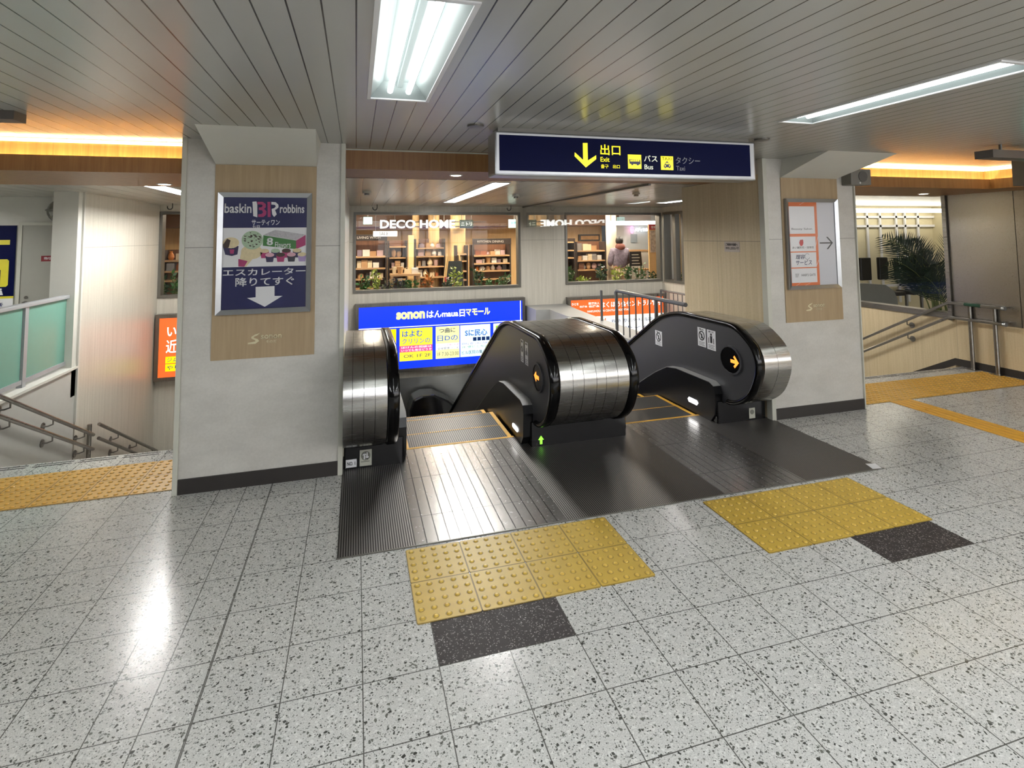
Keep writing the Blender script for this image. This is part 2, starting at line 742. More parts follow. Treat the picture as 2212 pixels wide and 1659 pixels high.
# ------------------------------------------------------------------ shared materials
M_FLOOR = m_floor('terrazzo tile')
M_FLOOR_D = m_floor('black terrazzo tile', dark=True)
M_CEIL = m_strips('ceiling strips', 'abaaa6', '2a2a28', 0.1035, -0.149, rough=0.24, gw=0.0028)
M_CEIL2 = m_strips('lower ceiling strips', 'a9a59c', '3c3a36', 0.2, 0.02, rough=0.22, gw=0.003)
M_PILLAR = m_panel('pillar stone panel', 'bab7b0', 'c9c6bf', rough=0.32, seam=1.685, spec=0.5)
M_CREAM = m_panel('cream wood panel', 'c0ae8c', 'd0bf9e', rough=0.4, seam=1.665, seamx=1.35, streak=True)
M_WALL = m_panel('beige wall panel', 'bfbaae', 'cfcabe', rough=0.3, seamx=1.55, streak=True, seam=1.66)
M_WHITE = pbr('white paint', 'cfcec6', 0.5, var=0.03)
M_TRIM = pbr('off white trim', 'bfbeb2', 0.4, var=0.04)
M_BASE = pbr('dark baseboard', '2b2725', 0.45, var=0.15)
M_OAK = m_wood('oak veneer', '988263', 'ab9575')
M_WARM = m_wood('brown cove wood', '7a5430', '9a7044')
M_BROWN = m_wood('brown wood', '7a5430', '9a7044')
M_STEEL = m_steel('brushed stainless', 'b9b7b3', 0.24, axis=0)
M_STEELV = m_steel('brushed stainless sheet', '9a9690', 0.3, axis=0, wave=0.02)
M_RAIL = m_steel('stainless rail', '908d88', 0.3, axis=1)
M_ALU = pbr('aluminium frame', 'a4a6a8', 0.3, 0.9, var=0.05)  # last five shop downlights added near the glass to light the shelf fronts
M_GALU = pbr('grey aluminium', 'a3a6a9', 0.35, 0.2, var=0.05)
M_FRAME = pbr('grey window frame', '6c6a64', 0.4, 0.5)
M_BLACK = pbr('black gloss', '08080a', 0.18, var=0.2)
M_RUBBER = pbr('black handrail rubber', '040405', 0.14, var=0.2, spec=0.35)
M_PANEL = pbr('charcoal balustrade panel', '48484b', 0.38, 0.3, var=0.05, scale=3)
M_SKIRT = pbr('black skirt panel', '101012', 0.28, 0.2, var=0.1)
M_DECK = pbr('grey deck trim', '9a9a98', 0.38, 0.25, var=0.05)
M_YEL = pbr('tactile yellow', 'c9a23c', 0.5, var=0.1, scale=9)
M_YEL2 = pbr('tactile golden yellow', 'dba53a', 0.5, var=0.12, scale=9)
M_NAVY = pbr('navy sign face', '0a1038', 0.4, var=0.05, spec=0.06)
M_SIGNY = emit('lit yellow', 'f6e62a', 0.8)
M_SIGNW = emit('lit cream white', 'e8ecd8', 0.55)
M_PWHITE = pbr('print white', 'e4e4e6', 0.35, var=0.02)
M_PNAVY = pbr('print navy', '1d2155', 0.3, var=0.05)
M_PPINK = pbr('print magenta', 'a8356b', 0.35)
M_PBLACK = pbr('print black', '1a1a1c', 0.4)
M_PORANGE = pbr('print orange', 'd9703a', 0.4)
M_POSTERGLASS = m_glass('poster cover glass', ior=1.5)
M_GLASS = m_glass('window glass', ior=1.22)
M_TUBE = emit('fluorescent tube', (0.97, 1.0, 0.98), TUBE)
M_REFL = pbr('light reflector white', '98a2a2', 0.35, var=0.01)
M_TUBE_FILL = emit('fill tube of the unseen rear rows', (0.975, 0.99, 1.0), REAR_FILL)
M_TUBE_L = emit('fluorescent tube of the lower ceiling', (1.0, 0.985, 0.96), LOW)
M_LEDW = emit('warm led strip', (1.0, 0.84, 0.40), LED)
M_LEDT = emit('warm led tape', (1.0, 0.90, 0.60), 2.2)
M_DOWN = emit('downlight lens', (1.0, 0.86, 0.66), 6.0)
M_LEAF = [pbr('leaf green', '2f5a24', 0.45, var=0.35, scale=30), pbr('leaf dark green', '173a20', 0.4, var=0.3, scale=30),
          pbr('leaf yellow green', '9aa83a', 0.45, var=0.35, scale=30), pbr('leaf purple green', '33302e', 0.45, var=0.3, scale=30)]
M_LAMP_SHOP = emit('shop window light', (1.0, 0.97, 0.92), 3.0)

H = 2.465
ZL = 2.30
BY = 7.1

# ------------------------------------------------------------------ setting: floor
LIGHTS = [(0.022, 0.312, -1.33, -0.07), (2.585, 2.84, -1.33, -0.075), (-2.53, -2.24, -1.33, -0.07), (5.15, 5.44, -1.33, -0.07),
          (0.022, 0.312, -2.9, -1.65), (2.585, 2.84, -2.9, -1.65), (-2.53, -2.24, -2.9, -1.65), (5.15, 5.44, -2.9, -1.65),  # rows from here on stand out of view, added as fill
          (0.022, 0.312, -4.6, -3.35), (2.585, 2.84, -4.6, -3.35), (-2.53, -2.24, -4.6, -3.35), (5.15, 5.44, -4.6, -3.35),
          (-5.1, -4.81, -2.9, -1.65), (7.7, 7.99, -2.9, -1.65)]
f = MB()
XL, XR, YB = -8.0, 13.0, -6.5
f.box(XL, XR, YB, 1.42, -0.25, 0)
f.box(XL, -3.2, 1.42, 7.1, -0.25, 0)
f.box(-3.2, -0.15, 1.42, 2.35, -0.25, 0)
f.box(-0.15, 3.72, 1.42, 1.72, -0.25, 0)
f.box(3.72, 7.6, 1.42, 2.35, -0.25, 0)
f.box(7.6, XR, 1.42, 14, -0.25, 0)
floor = struct(f.build('floor', M_FLOOR), 'white terrazzo tile floor with dark stone chips')
m = MB()
m.box(0.302, 0.898, -0.598, -0.302, 0.0, 0.0012)
struct(m.build('dark_tile', M_FLOOR_D, floor))
m = MB()
m.box(2.702, 3.298, -0.598, -0.302, 0.0, 0.0012)
struct(m.build('dark_tile', M_FLOOR_D, floor))
# nosing grooves at the two stair heads
m = MB()
for x0, x1 in ((-3.05, -1.25), (4.85, 7.5)):
    for yy in (2.27, 2.31):
        x = x0
        while x < x1:
            m.box(x + 0.02, min(x + 0.28, x1), yy, yy + 0.012, 0.0, 0.0015)
            x += 0.3
struct(m.build('nosing_strip', pbr('nosing rubber', '2e2c2a', 0.6), floor))

# ------------------------------------------------------------------ setting: ceilings
holes = [(a, b, c, d) for a, b, c, d in LIGHTS]
struct(MB().slab(XL, XR, YB, 1.62, holes, H, H + 0.02, 2).build('ceiling', M_CEIL), 'glossy grey metal strip ceiling')
LOWL = [(1.32, 1.50, 2.55, 5.85), (-2.14, -1.95, 3.4, 6.2), (-5.6, -5.4, 2.8, 4.6), (5.05, 5.25, 3.4, 5.6)]  # last two added out of view to brighten corridor and right stairs
struct(MB().slab(-8, 13, 2.34, BY + 0.05, LOWL, ZL, ZL + 0.02, 2).build('ceiling', M_CEIL2), 'lower grey strip ceiling over the escalator well')

# wooden header over the escalators
hd = MB().box(-0.14, 3.72, 1.65, 2.36, ZL, H + 0.02)
header = struct(hd.build('trim_1', M_BROWN), 'brown wooden header over the escalators')
struct(MB().box(-0.14, 3.72, 1.645, 1.652, H - 0.012, H).build('edge_trim', M_TRIM, header))


def cove(n, x0, x1, label):
    b = MB()
    b.box(x0, x1, 1.62, 2.62, 2.22, 2.50)            # body and underside
    b.box(x0, x1, 1.50, 1.52, 2.22, 2.33)            # front lip
    b.box(x0, x1, 1.52, 1.62, 2.22, 2.235)
    o = struct(b.build('trim_%d' % n, M_WARM), label)
    l = MB().box(x0 + 0.01, x1 - 0.01, 1.54, 1.60, 2.245, 2.255).build('led_strip', M_LEDW, o)
    t = MB().box(x0 + 0.01, x1 - 0.01, 1.608, 1.619, H - 0.028, H - 0.004).build('led_tape', M_LEDT, o)
    return o


cove(2, XL, -1.2, 'wooden cove with warm light over the left stairs')
c3 = cove(3, 4.81, 6.99, 'wooden cove with warm light over the right stairs')
b = MB()
b.box(6.99, 7.6, -6.0, 2.62, 2.22, 2.50)
b.box(6.88, 6.90, -6.0, 1.50, 2.22, 2.33)
b.box(6.90, 6.99, -6.0, 1.52, 2.22, 2.235)
c4 = struct(b.build('trim_4', M_WARM), 'wooden cove turning along the right wall')
MB().box(6.92, 6.97, -3.0, 1.5, 2.245, 2.255).build('led_strip', M_LEDW, c4)
MB().box(6.975, 6.988, -3.0, 1.6, H - 0.028, H - 0.004).build('led_tape', M_LEDT, c4)

# ------------------------------------------------------------------ setting: pillars and walls


def pillar(n, x0, x1, y1, label, tl, tr, panel, wedge_top):
    p = struct(MB().box(x0, x1, 1.42, y1, 0, H).build(n, M_PILLAR), label)
    MB().box(x0, x1, 1.408, 1.42, 0, 0.1).build('baseboard', M_BASE, p)
    MB().box(tl[0], tl[1], 1.40, 1.47, 0, H).build('edge_trim', M_TRIM, p, bevel=0.004)
    MB().box(tr[0], tr[1], 1.40, 1.47, 0, H).build('edge_trim', M_TRIM, p, bevel=0.004)
    MB().box(panel[0], panel[1], 1.412, 1.42, 0.888, 2.282).build('wood_panel', M_OAK, p)
    a, c = panel
    w = MB()
    vs = [(a, 1.419, 2.282), (c, 1.419, 2.282), (wedge_top[1], 0.865, H), (wedge_top[0], 0.865, H), (wedge_top[0], 1.419, H), (wedge_top[1], 1.419, H)]
    w.add(vs, [(0, 1, 2, 3), (0, 3, 4), (1, 5, 2), (3, 2, 5, 4), (0, 4, 5, 1)])
    w.build('soffit_wedge', M_WHITE, p)
    return p


pl = pillar('wall_pillar_left', -1.2, -0.157, BY, 'grey stone clad pillar left of the escalators', (-1.232, -1.2), (-0.157, -0.122), (-1.018, -0.331), (-1.02, -0.304))
pr = pillar('wall_pillar_right', 3.74, 4.81, 2.76, 'grey stone clad pillar right of the escalators', (3.70, 3.745), (4.805, 4.818), (3.915, 4.60), (3.945, 4.74))
struct(MB().box(3.712, 3.74, 1.47, 2.78, 0.0, ZL + 0.02).build('side_panel', M_CREAM, pr))
# emblem lettering on the two wood panels
M_EMBLEM = pbr('pale emblem', 'd5cba8', 0.3, 0.3)
for par, xc in ((pl, -0.66), (pr, 4.27)):
    fr = Frame((xc, 1.411, 1.02), (1, 0, 0), (0, 0, 1))
    text('emblem_lettering', 'sonon', M_EMBLEM, fr, -0.035, 0.0, 0.105, 0.03, 0.001, 0.02, par)
    text('emblem_lettering', 'そのだ', M_EMBLEM, fr, 0.0, -0.028, 0.07, -0.01, 0.001, 0.01, par)
    poly('emblem_mark', M_EMBLEM, fr, [(-0.12, -0.03), (-0.07, -0.03), (-0.045, -0.012), (-0.055, 0.002), (-0.08, 0.012), (-0.082, 0.02), (-0.06, 0.028), (-0.04, 0.045), (-0.075, 0.035), (-0.098, 0.02), (-0.096, 0.008), (-0.072, -0.005), (-0.07, -0.013), (-0.12, -0.02)], 0, 0.002, par)

# back wall with the two shop windows and the window over the stairs
W1 = (-0.087, 2.976, 0.77, 2.19)
W2 = (3.893, 6.02, 0.785, 2.19)
W3 = (-3.08, -1.6, 0.81, 2.195)
wb = MB().slab(-8, 6.2, -3.2, 2.33, [W1, W2, W3], BY, BY + 0.12, 1)
wall_back = struct(wb.build('wall_back', M_WALL), 'beige panel wall behind the escalator well')


def window(n, r, label, mull=()):
    fw = 0.045
    m = MB()
    m.slab(r[0], r[1], r[2], r[3], [(r[0] + fw, r[1] - fw, r[2] + fw, r[3] - fw)], BY - 0.02, BY + 0.14, 1)
    for u in mull:
        m.box(u - 0.02, u + 0.02, BY + 0.02, BY + 0.1, r[2], r[3])
    w = struct(m.build('window_%d' % n, M_FRAME), label)
    MB().box(r[0] + fw, r[1] - fw, BY + 0.05, BY + 0.056, r[2] + fw, r[3] - fw).build('pane', M_GLASS, w)
    return w


window(1, W1, 'wide shop window behind the left escalator')
window(2, W2, 'wide shop window behind the right escalator')
window(3, W3, 'shop window above the left stairs')
# side walls of the well
struct(MB().box(-3.28, -3.08, 4.53, BY, -3.2, ZL).build('wall_left', M_WALL), 'beige wall along the left stairs')
struct(MB().box(-3.30, -3.06, 4.50, 4.53, -0.3, ZL).build('trim_5', M_WHITE), 'white end trim of the stair wall')
struct(MB().box(-3.28, -3.08, 0.6, 4.5, -3.2, 0.30).build('wall_parapet', pbr('white render', 'b5b5b0', 0.5, var=0.05)), 'white low wall under the green glass balustrade')
wr = MB().slab(4.9, BY, -3.2, 2.33, [(5.2, 7.0, 0.785, 2.19)], 6.02, 6.14, 0)
wall_r = struct(wr.build('wall_right', M_WALL), 'beige return wall of the well')
m = MB()
m.slab(5.2, 7.0, 0.785, 2.19, [(5.245, 6.955, 0.83, 2.145)], 6.0, 6.16, 0)
for yy, ww in ((6.62, 0.05), (6.35, 0.035)):
    m.box(6.02, 6.12, yy - ww, yy + ww, 0.785, 2.19)
w4 = struct(m.build('window_4', M_FRAME), 'narrow side window beside the right shop window')
MB().box(6.07, 6.076, 5.245, 6.955, 0.83, 2.145).build('pane', M_GLASS, w4)
struct(MB().box(4.70, 4.81, 2.76, 3.9, -3.2, ZL).build('added_wall_stair', M_CREAM), 'unseen cream wall between the well and the right stairs, added for reflections')  # out of view, added as a pale surface for the steel to mirror
# lower level
struct(MB().box(-3.08, 6.02, 2.3, BY + 2, -3.2, -3.0).build('floor', pbr('lower floor', 'b9b9b4', 0.3)), 'lower level floor')
struct(MB().box(-0.05, 3.0, BY - 0.02, BY - 0.001, -3.0, -0.75).build('wall_lower', m_steel('pale steel sheet', 'b8bab8', 0.35, axis=0)), 'pale metal sheet under the blue sign')
struct(MB().box(-0.15, 3.72, 1.74, 1.80, -3.0, -0.3).build('wall_pit', M_BLACK))
# grey parapet right of the down escalator
m = MB()
m.prism([(3.3, 2.7), (3.70, 2.7), (3.70, 4.9), (3.78, 6.3), (3.87, BY), (3.06, BY), (3.06, 6.45), (3.3, 6.4)], -3.0, 0.42, 2)
struct(m.build('wall_parapet', pbr('grey parapet', '9a9a97', 0.45, var=0.05), tri=True), 'grey parapet beside the right escalator')
# stairs (only the heads are seen)


def stairs(x0, x1, n, label):
    m = MB()
    for i in range(n):
        m.box(x0, x1, 2.35 + 0.3 * i, 2.35 + 0.3 * (i + 1), -3.2, -0.16 * (i + 1))
    return struct(m.build('floor_stairs', M_FLOOR), label)


stairs(-3.08, -1.2, 15, 'terrazzo stairs going down at the left')
stairs(4.81, 7.5, 8, 'terrazzo stairs going down at the right')
# right side: panelled wall, steel sheet above
rw = MB().box(7.5, 7.62, YB, 2.44, 0, 0.6).box(7.5, 7.62, 2.44, 6.5, -1.6, 0.60)
wall_rr = struct(rw.build('wall_right', M_CREAM), 'cream panel wall under the steel sheet')
m = MB().box(7.492, 7.5, YB, 2.44, 0, 0.09)
m.prism([(2.44, 0.0), (2.44, 0.09), (5.4, -1.48), (5.4, -1.57)], 7.492, 7.5, 0)
struct(m.build('baseboard_right', M_BASE, None))
st = MB()
yy = 2.42
for i in range(7):
    st.box(7.49, 7.52, yy - 0.765, yy - 0.004, 0.6, 2.24)
    yy -= 0.77
struct(st.build('wall_steel', M_STEELV), 'brushed steel sheets on the right wall')
struct(MB().box(7.46, 7.56, 2.42, 2.47, 0.58, 2.24).build('trim_6', M_RAIL), 'steel corner post')
struct(MB().box(7.48, 7.64, 2.44, 6.5, 0.595, 0.67).build('trim_7', M_RAIL), 'steel sill under the office glazing')
w5 = struct(MB().box(7.5, 7.62, 2.47, 2.5, 0.67, 2.22).build('window_5', M_RAIL), 'clear glazing above the right stairs')
MB().box(7.555, 7.565, 2.5, 3.3, 0.67, 2.22).build('pane', m_glass('office glazing', ior=1.06), w5)
# closing walls behind the camera
struct(MB().box(XL - 0.1, XR + 0.1, YB - 0.12, YB, 0, 2.6).build('wall_rear', pbr('rear wall grey', '6c6963', 0.6)), 'white wall behind the viewer')
struct(MB().box(XL - 0.12, XL, YB, 7.2, -0.2, 2.6).build('wall_left', M_WHITE), 'white far left wall')
struct(MB().box(XR, XR + 0.12, YB, 14, 0, 2.6).build('wall_right', M_WHITE), 'white far right wall')

# ------------------------------------------------------------------ ceiling lights


def ceiling_light(x0, x1, y0, y1, z, label, group, ntube=2, tm=None):
    t = thing('ceiling_light', label, 'ceiling light', ((x0 + x1) / 2, (y0 + y1) / 2, z), group)
    d = 0.075
    w = 0.014
    m = MB()
    m.slab(x0 - w, x1 + w, y0 - w, y1 + w, [(x0 + 0.004, x1 - 0.004, y0 + 0.004, y1 - 0.004)], z - 0.006, z + 0.001, 2)
    m.build('rim', M_PWHITE, t)
    m = MB()
    xi = (x1 - x0) * 0.22
    m.add([(x0, y0, z), (x1, y0, z), (x1, y1, z), (x0, y1, z), (x0 + xi, y0 + 0.06, z + d), (x1 - xi, y0 + 0.06, z + d), (x1 - xi, y1 - 0.06, z + d), (x0 + xi, y1 - 0.06, z + d)],
          [(0, 1, 5, 4), (1, 2, 6, 5), (2, 3, 7, 6), (3, 0, 4, 7), (4, 5, 6, 7)])
    m.build('reflector', M_REFL, t)
    cx = (x0 + x1) / 2
    sp = (x1 - x0) * 0.16
    for s in ((-1, 1) if ntube == 2 else (0,)):
        MB().tube([(cx + s * sp, y0 + 0.05, z + 0.028), (cx + s * sp, y1 - 0.05, z + 0.028)], 0.0145, 8).build('tube', tm or M_TUBE, t, smooth=True)
    MB().box(cx - 0.012, cx + 0.012, y0 + 0.06, y1 - 0.06, z + 0.045, z + 0.07).build('ridge', M_REFL, t)
    return t


labs = ['twin tube light recessed above the walkway, left of the exit sign', 'twin tube light recessed at upper right beyond the exit sign']
for i, (a, b_, c, d) in enumerate(LIGHTS):
    lab = labs[i] if i < 2 else 'unseen recessed twin tube light farther back on the concourse ceiling'
    ceiling_light(a, b_, c, d, H, lab, 'unseen concourse tube lights added as fill' if i >= 2 else None, tm=M_TUBE if c > -1.5 else M_TUBE_FILL)
lowlab = ['long tube light in the lower ceiling before the shop window', 'tube light in the lower ceiling over the left stairs', 'unseen tube light added to brighten the left corridor', 'unseen tube light added to brighten the right stairs']
for (a, b_, c, d), lab in zip(LOWL, lowlab):
    ceiling_light(a, b_, c, d, ZL, lab, None, tm=M_TUBE_L)

dl = [((0.823, 1.93, ZL), 'round downlight in the header, left of the exit sign'), ((1.753, 1.915, ZL), 'round downlight in the header under the exit sign'),
      ((-1.62, 2.36, 2.22), 'round downlight in the cove over the left stairs'), ((5.62, 2.25, 2.22), 'round downlight in the right cove nearer the pillar'),
      ((6.8, 2.2, 2.22), 'round downlight in the right cove nearer the steel wall')]
for p, lab in dl:
    t = thing('downlight', lab, 'downlight', p)
    MB().disc((p[0], p[1], p[2] - 0.006), 0.06, 0.006, n=20).build('rim', M_PWHITE, t)
    MB().disc((p[0], p[1], p[2] - 0.008), 0.045, 0.004, n=20).build('lens', M_DOWN, t)

# ------------------------------------------------------------------ landing plate
pt = thing('landing_plate', 'dark ribbed metal landing plate before both escalators', 'floor plate', (1.8, 1.0, 0))
MB().box(-0.125, 3.72, 0.306, 1.745, 0.0, 0.005).build('plate', m_ribbed('ribbed aluminium'), pt)
MB().box(-0.13, 3.725, 0.298, 0.306, 0.0, 0.006).build('edge_strip', M_FRAME, pt)
MB().box(0.36, 1.29, 1.735, 1.76, 0.004, 0.007).build('yellow_edge', M_YEL2, pt)
MB().box(2.20, 3.15, 1.735, 1.76, 0.004, 0.007).build('yellow_edge', M_YEL2, pt)
for (a, b_, yv) in ((0.30, 1.22, 0.62), (0.30, 1.22, 1.18), (2.3, 3.05, 0.62), (2.3, 3.05, 1.18)):
    MB().box(a, b_, yv, yv + 0.003, 0.005, 0.0054).build('joint', M_PBLACK, pt)
wt = MB().prism([(3.655, 0.395), (3.728, 0.378), (3.70, 0.30), (3.627, 0.312)], 0.006, 0.0075, 2).build('paper_tag', M_PWHITE)
tag(wt, 'small white paper tag on the right corner of the landing plate', 'tag')

# ------------------------------------------------------------------ escalators
CREST = 2.62
TAN = math.tan(math.radians(30))
HP = [(1.40, 0.20), (1.30, 0.217), (1.18, 0.275), (1.07, 0.37), (0.995, 0.51), (0.972, 0.61), (0.985, 0.70), (1.04, 0.79), (1.14, 0.865), (1.24, 0.915), (1.357, 0.94),
      (1.7, 0.94), (2.05, 0.94), (2.22, 0.925), (2.40, 0.885), (2.62, 0.80), (3.2, 0.80 - 0.58 * TAN), (6.4, 0.80 - 3.78 * TAN)]


def smooth_path(p, n=3):
    out = []
    for i in range(len(p) - 1):
        p0, p1, p2, p3 = p[max(i - 1, 0)], p[i], p[i + 1], p[min(i + 2, len(p) - 1)]
        if i in (10, 11, len(p) - 2):
            out.append(p1)
            continue
        for k in range(n):
            t = k / n
            out.append(tuple(0.5 * ((2 * p1[j]) + (-p0[j] + p2[j]) * t + (2 * p0[j] - 5 * p1[j] + 4 * p2[j] - p3[j]) * t * t + (-p0[j] + 3 * p1[j] - 3 * p2[j] + p3[j]) * t ** 3) for j in (0, 1)))
    out.append(p[-1])
    return out


HPS = smooth_path(HP)


def inset(path, d):
    r = []
    for i, (y, z) in enumerate(path):
        a, b_ = path[max(i - 1, 0)], path[min(i + 1, len(path) - 1)]
        ty, tz = b_[0] - a[0], b_[1] - a[1]
        L = math.hypot(ty, tz) or 1
        r.append((y + tz / L * d, z - ty / L * d))
    return r


def handrail(x, par):
    hw, th = 0.040, 0.042
    sec = [(x - hw, 0.010), (x - hw + 0.010, 0.0), (x + hw - 0.010, 0.0), (x + hw, 0.010), (x + hw, th - 0.012), (x + hw - 0.012, th), (x - hw + 0.012, th), (x - hw, th - 0.012)]
    MB().sweep(HPS, sec).build('handrail', M_RUBBER, par, smooth=True, angle=1.2)


def panel_outline(d):
    top = inset(HPS, d)
    low = [(6.4, -2.6), (2.9, -0.60), (2.35, -0.30), (1.9, -0.22), (1.80, 0.01), (1.52, 0.01), (1.52, 0.17), (1.46, 0.19)]
    return top + low


def sweep_strip(x0, x1, path, d, name, mat, par):
    sec = [(x0, d), (x1, d), (x1, d + 0.006), (x0, d + 0.006)]
    return MB().sweep(path, sec).build(name, mat, par, smooth=True)


def skirt(xin, xout, par):
    """black skirt box with sloping grey deck; xin faces the steps"""
    prof = [(1.56, 0.0055), (1.50, 0.08), (1.482, 0.27), (1.505, 0.335), (1.57, 0.36), (2.12, 0.36), (2.30, 0.335), (2.52, 0.235), (2.75, 0.11)]
    yl = 6.4
    prof.append((yl, 0.11 - (yl - 2.75) * TAN))
    low = [(yl, 0.11 - (yl - 2.75) * TAN - 0.75), (2.9, -0.45), (2.4, -0.2), (1.80, -0.1), (1.765, 0.0055)]
    s = MB().prism(prof + low, xin, xout, 0).build('skirt', M_SKIRT, par, tri=True)
    a, b_ = min(xin, xout), max(xin, xout)
    sec = [(a, -0.004), (b_, -0.004), (b_, 0.004), (a, 0.004)]
    dp = prof[3:]
    MB().sweep(dp, sec).build('deck', M_DECK, par, smooth=True)
    return s


def sticker(par, fr, u0, v0, u1, v1, kind):
    s = rect('sticker', M_PWHITE, fr, u0, v0, u1, v1, 0.0, 0.0015, par)
    w, h = u1 - u0, v1 - v0
    cu, cv = (u0 + u1) / 2, v0 + h * 0.58
    m = MB()
    r = w * 0.36
    if kind == 'no':
        o, i_ = circ((cu, cv), r, 20), circ((cu, cv), r * 0.78, 20)
        for k in range(20):
            k2 = (k + 1) % 20
            poly(None, None, fr, [o[k], o[k2], i_[k2], i_[k]], 0.0015, 0.003, mb=m)
        poly(None, None, fr, [(cu - r * 0.6, cv + r * 0.5), (cu - r * 0.45, cv + r * 0.65), (cu + r * 0.6, cv - r * 0.5), (cu + r * 0.45, cv - r * 0.65)], 0.0015, 0.003, mb=m)
        poly(None, None, fr, [(cu - r * 0.2, cv - r * 0.6), (cu + r * 0.3, cv - r * 0.5), (cu + r * 0.2, cv + r * 0.3), (cu - r * 0.1, cv + r * 0.5)], 0.0015, 0.0025, mb=m)
    else:
        poly(None, None, fr, circ((cu, cv + r * 0.8), r * 0.25, 10), 0.0015, 0.003, mb=m)
        poly(None, None, fr, [(cu - r * 0.3, cv - r * 0.9), (cu + r * 0.3, cv - r * 0.9), (cu + r * 0.32, cv + r * 0.5), (cu - r * 0.32, cv + r * 0.5)], 0.0015, 0.003, mb=m)
        for s_ in (-1, 1):
            rect(None, None, fr, cu + s_ * r * 0.8 - r * 0.08, cv - r, cu + s_ * r * 0.8 + r * 0.08, cv + r * 0.1, 0.0015, 0.003, mb=m)
    for k in range(3):
        rect(None, None, fr, u0 + w * 0.15, v0 + h * (0.07 + 0.075 * k), u0 + w * (0.85 - 0.1 * (k % 2)), v0 + h * (0.09 + 0.075 * k), 0.0015, 0.0025, mb=m)
    m.build('pictogram', M_PBLACK, s)
    text('lettering', '乗り方' if kind != 'no' else '禁止', M_PBLACK, fr, u0 + w * 0.2, v0 + h * 0.87, u1 - w * 0.2, v0 + h * 0.96, 0.002, 0.01, s)


def display(par, fr, c, ru, rv, arrow, col):
    pts = [(c[0] + ru * math.cos(2 * PI * (i + 0.5) / 16) * 1.0, c[1] + rv * math.sin(2 * PI * (i + 0.5) / 16)) for i in range(16)]
    o = [(c[0] + (a - c[0]) * 1.16, c[1] + (b_ - c[1]) * 1.13) for a, b_ in pts]
    m = MB()
    for k in range(16):
        k2 = (k + 1) % 16
        poly(None, None, fr, [o[k], o[k2], pts[k2], pts[k]], 0.0, 0.012, mb=m)
    d = m.build('display_ring', M_PANEL, par)
    poly('display_face', M_BLACK, fr, pts, 0.0, 0.006, d)
    poly('arrow', emit('lit orange arrow', (1.0, 0.30, 0.04), 1.3), fr, arrow, 0.006, 0.008, d)


M_LAMP = emit('skirt lamp', (1, 1, 1), 5.0)


def steps(x0, x1, name, label):
    t = thing(name, label, 'escalator', ((x0 + x1) / 2, 1.76, 0))
    tm = m_tread('step tread')
    ys = [1.76, 2.10, 2.48]
    zs = [-0.002, -0.004]
    m_list = []
    for i in range(2):
        m_list.append((ys[i], ys[i + 1] - 0.004, zs[i]))
    y, z = 2.48, -0.10
    for i in range(9):
        m_list.append((y, y + 0.396, z))
        y += 0.40
        z -= 0.231
    for a, b_, z in m_list:
        s = MB().box(x0 + 0.01, x1 - 0.01, a, b_, z - 0.22, z).build('step', tm, t)
        MB().box(x0 + 0.01, x0 + 0.035, a + 0.01, b_, z, z + 0.003).build('edge_line', M_YEL2, s)
        MB().box(x1 - 0.045, x1 - 0.01, a + 0.01, b_, z, z + 0.003).build('edge_line', M_YEL2, s)
        m = MB()
        xx = x0 + 0.05
        while xx < x1 - 0.05:
            m.box(xx, xx + 0.008, b_ - 0.02, b_ - 0.002, z, z + 0.002)
            xx += 0.018
        m.build('rear_line', M_YEL2, s)
    return t


steps(0.36, 1.29, 'escalator_steps', 'grooved steps of the left escalator with yellow edges')
steps(2.21, 3.14, 'escalator_steps', 'grooved steps of the right escalator with yellow edges')


def newel_base(x0, x1, par):
    m = MB().prism([(x0, 1.49), (x0 + 0.01, 1.475), (x1 - 0.02, 1.475), (x1, 1.50), (x1, 1.74), (x0, 1.74)], 0.0055, 0.20, 2)
    return m.build('newel_base', M_BLACK, par, tri=True)


# left balustrade
bl = thing('escalator_balustrade', 'escalator balustrade hugging the left pillar, numbered 1, steel drum', 'escalator balustrade', (0.1, 1.5, 0))
handrail(0.22, bl)
pan = MB().prism(panel_outline(0.04), 0.21, 0.23, 0).build('panel', M_PANEL, bl, tri=True)
skirt(0.35, 0.262, bl)
newel_base(-0.115, 0.335, bl)
xs = [-0.118, -0.055, 0.02, 0.095, 0.178]
TOPC = [p for p in HPS if p[0] <= 2.9]
for i in range(4):
    sweep_strip(xs[i] + 0.0015, xs[i + 1] - 0.0015, TOPC, 0.010, 'cladding', M_STEEL, bl)
MB().prism([p for p in inset(HPS, 0.02) if p[0] < 2.85] + [(2.85, -0.6), (1.55, 0.1)], -0.11, 0.17, 0).build('core', M_BLACK, bl, tri=True)
fr = Frame((0, 1.474, 0), (1, 0, 0), (0, 0, 1))
s = rect('number_plate', M_PWHITE, fr, -0.10, 0.02, -0.022, 0.078, 0, 0.003, bl)
text('lettering', 'NO. 1', M_PBLACK, fr, -0.09, 0.035, -0.032, 0.062, 0.004, 0.02, s)
s = rect('label_plate', pbr('label silver', 'b5b5a8', 0.4), fr, 0.0, 0.02, 0.088, 0.138, 0, 0.003, bl)
poly('emblem', pbr('label grey', '6e6e64', 0.5), fr, circ((0.044, 0.093), 0.034), 0.003, 0.004, s)
m = MB()
for a, sg in ((0.034, 1), (0.054, -1)):
    rect(None, None, fr, a - 0.004, 0.068, a + 0.004, 0.118, 0.004, 0.005, mb=m)
    y0 = 0.115 if sg > 0 else 0.071
    poly(None, None, fr, [(a - 0.014, y0 - sg * 0.016), (a - 0.008, y0 - sg * 0.018), (a, y0 - sg * 0.004), (a + 0.008, y0 - sg * 0.018), (a + 0.014, y0 - sg * 0.016), (a, y0 + sg * 0.006)], 0.004, 0.005, mb=m)
m.build('emblem_arrows', M_PWHITE, s)
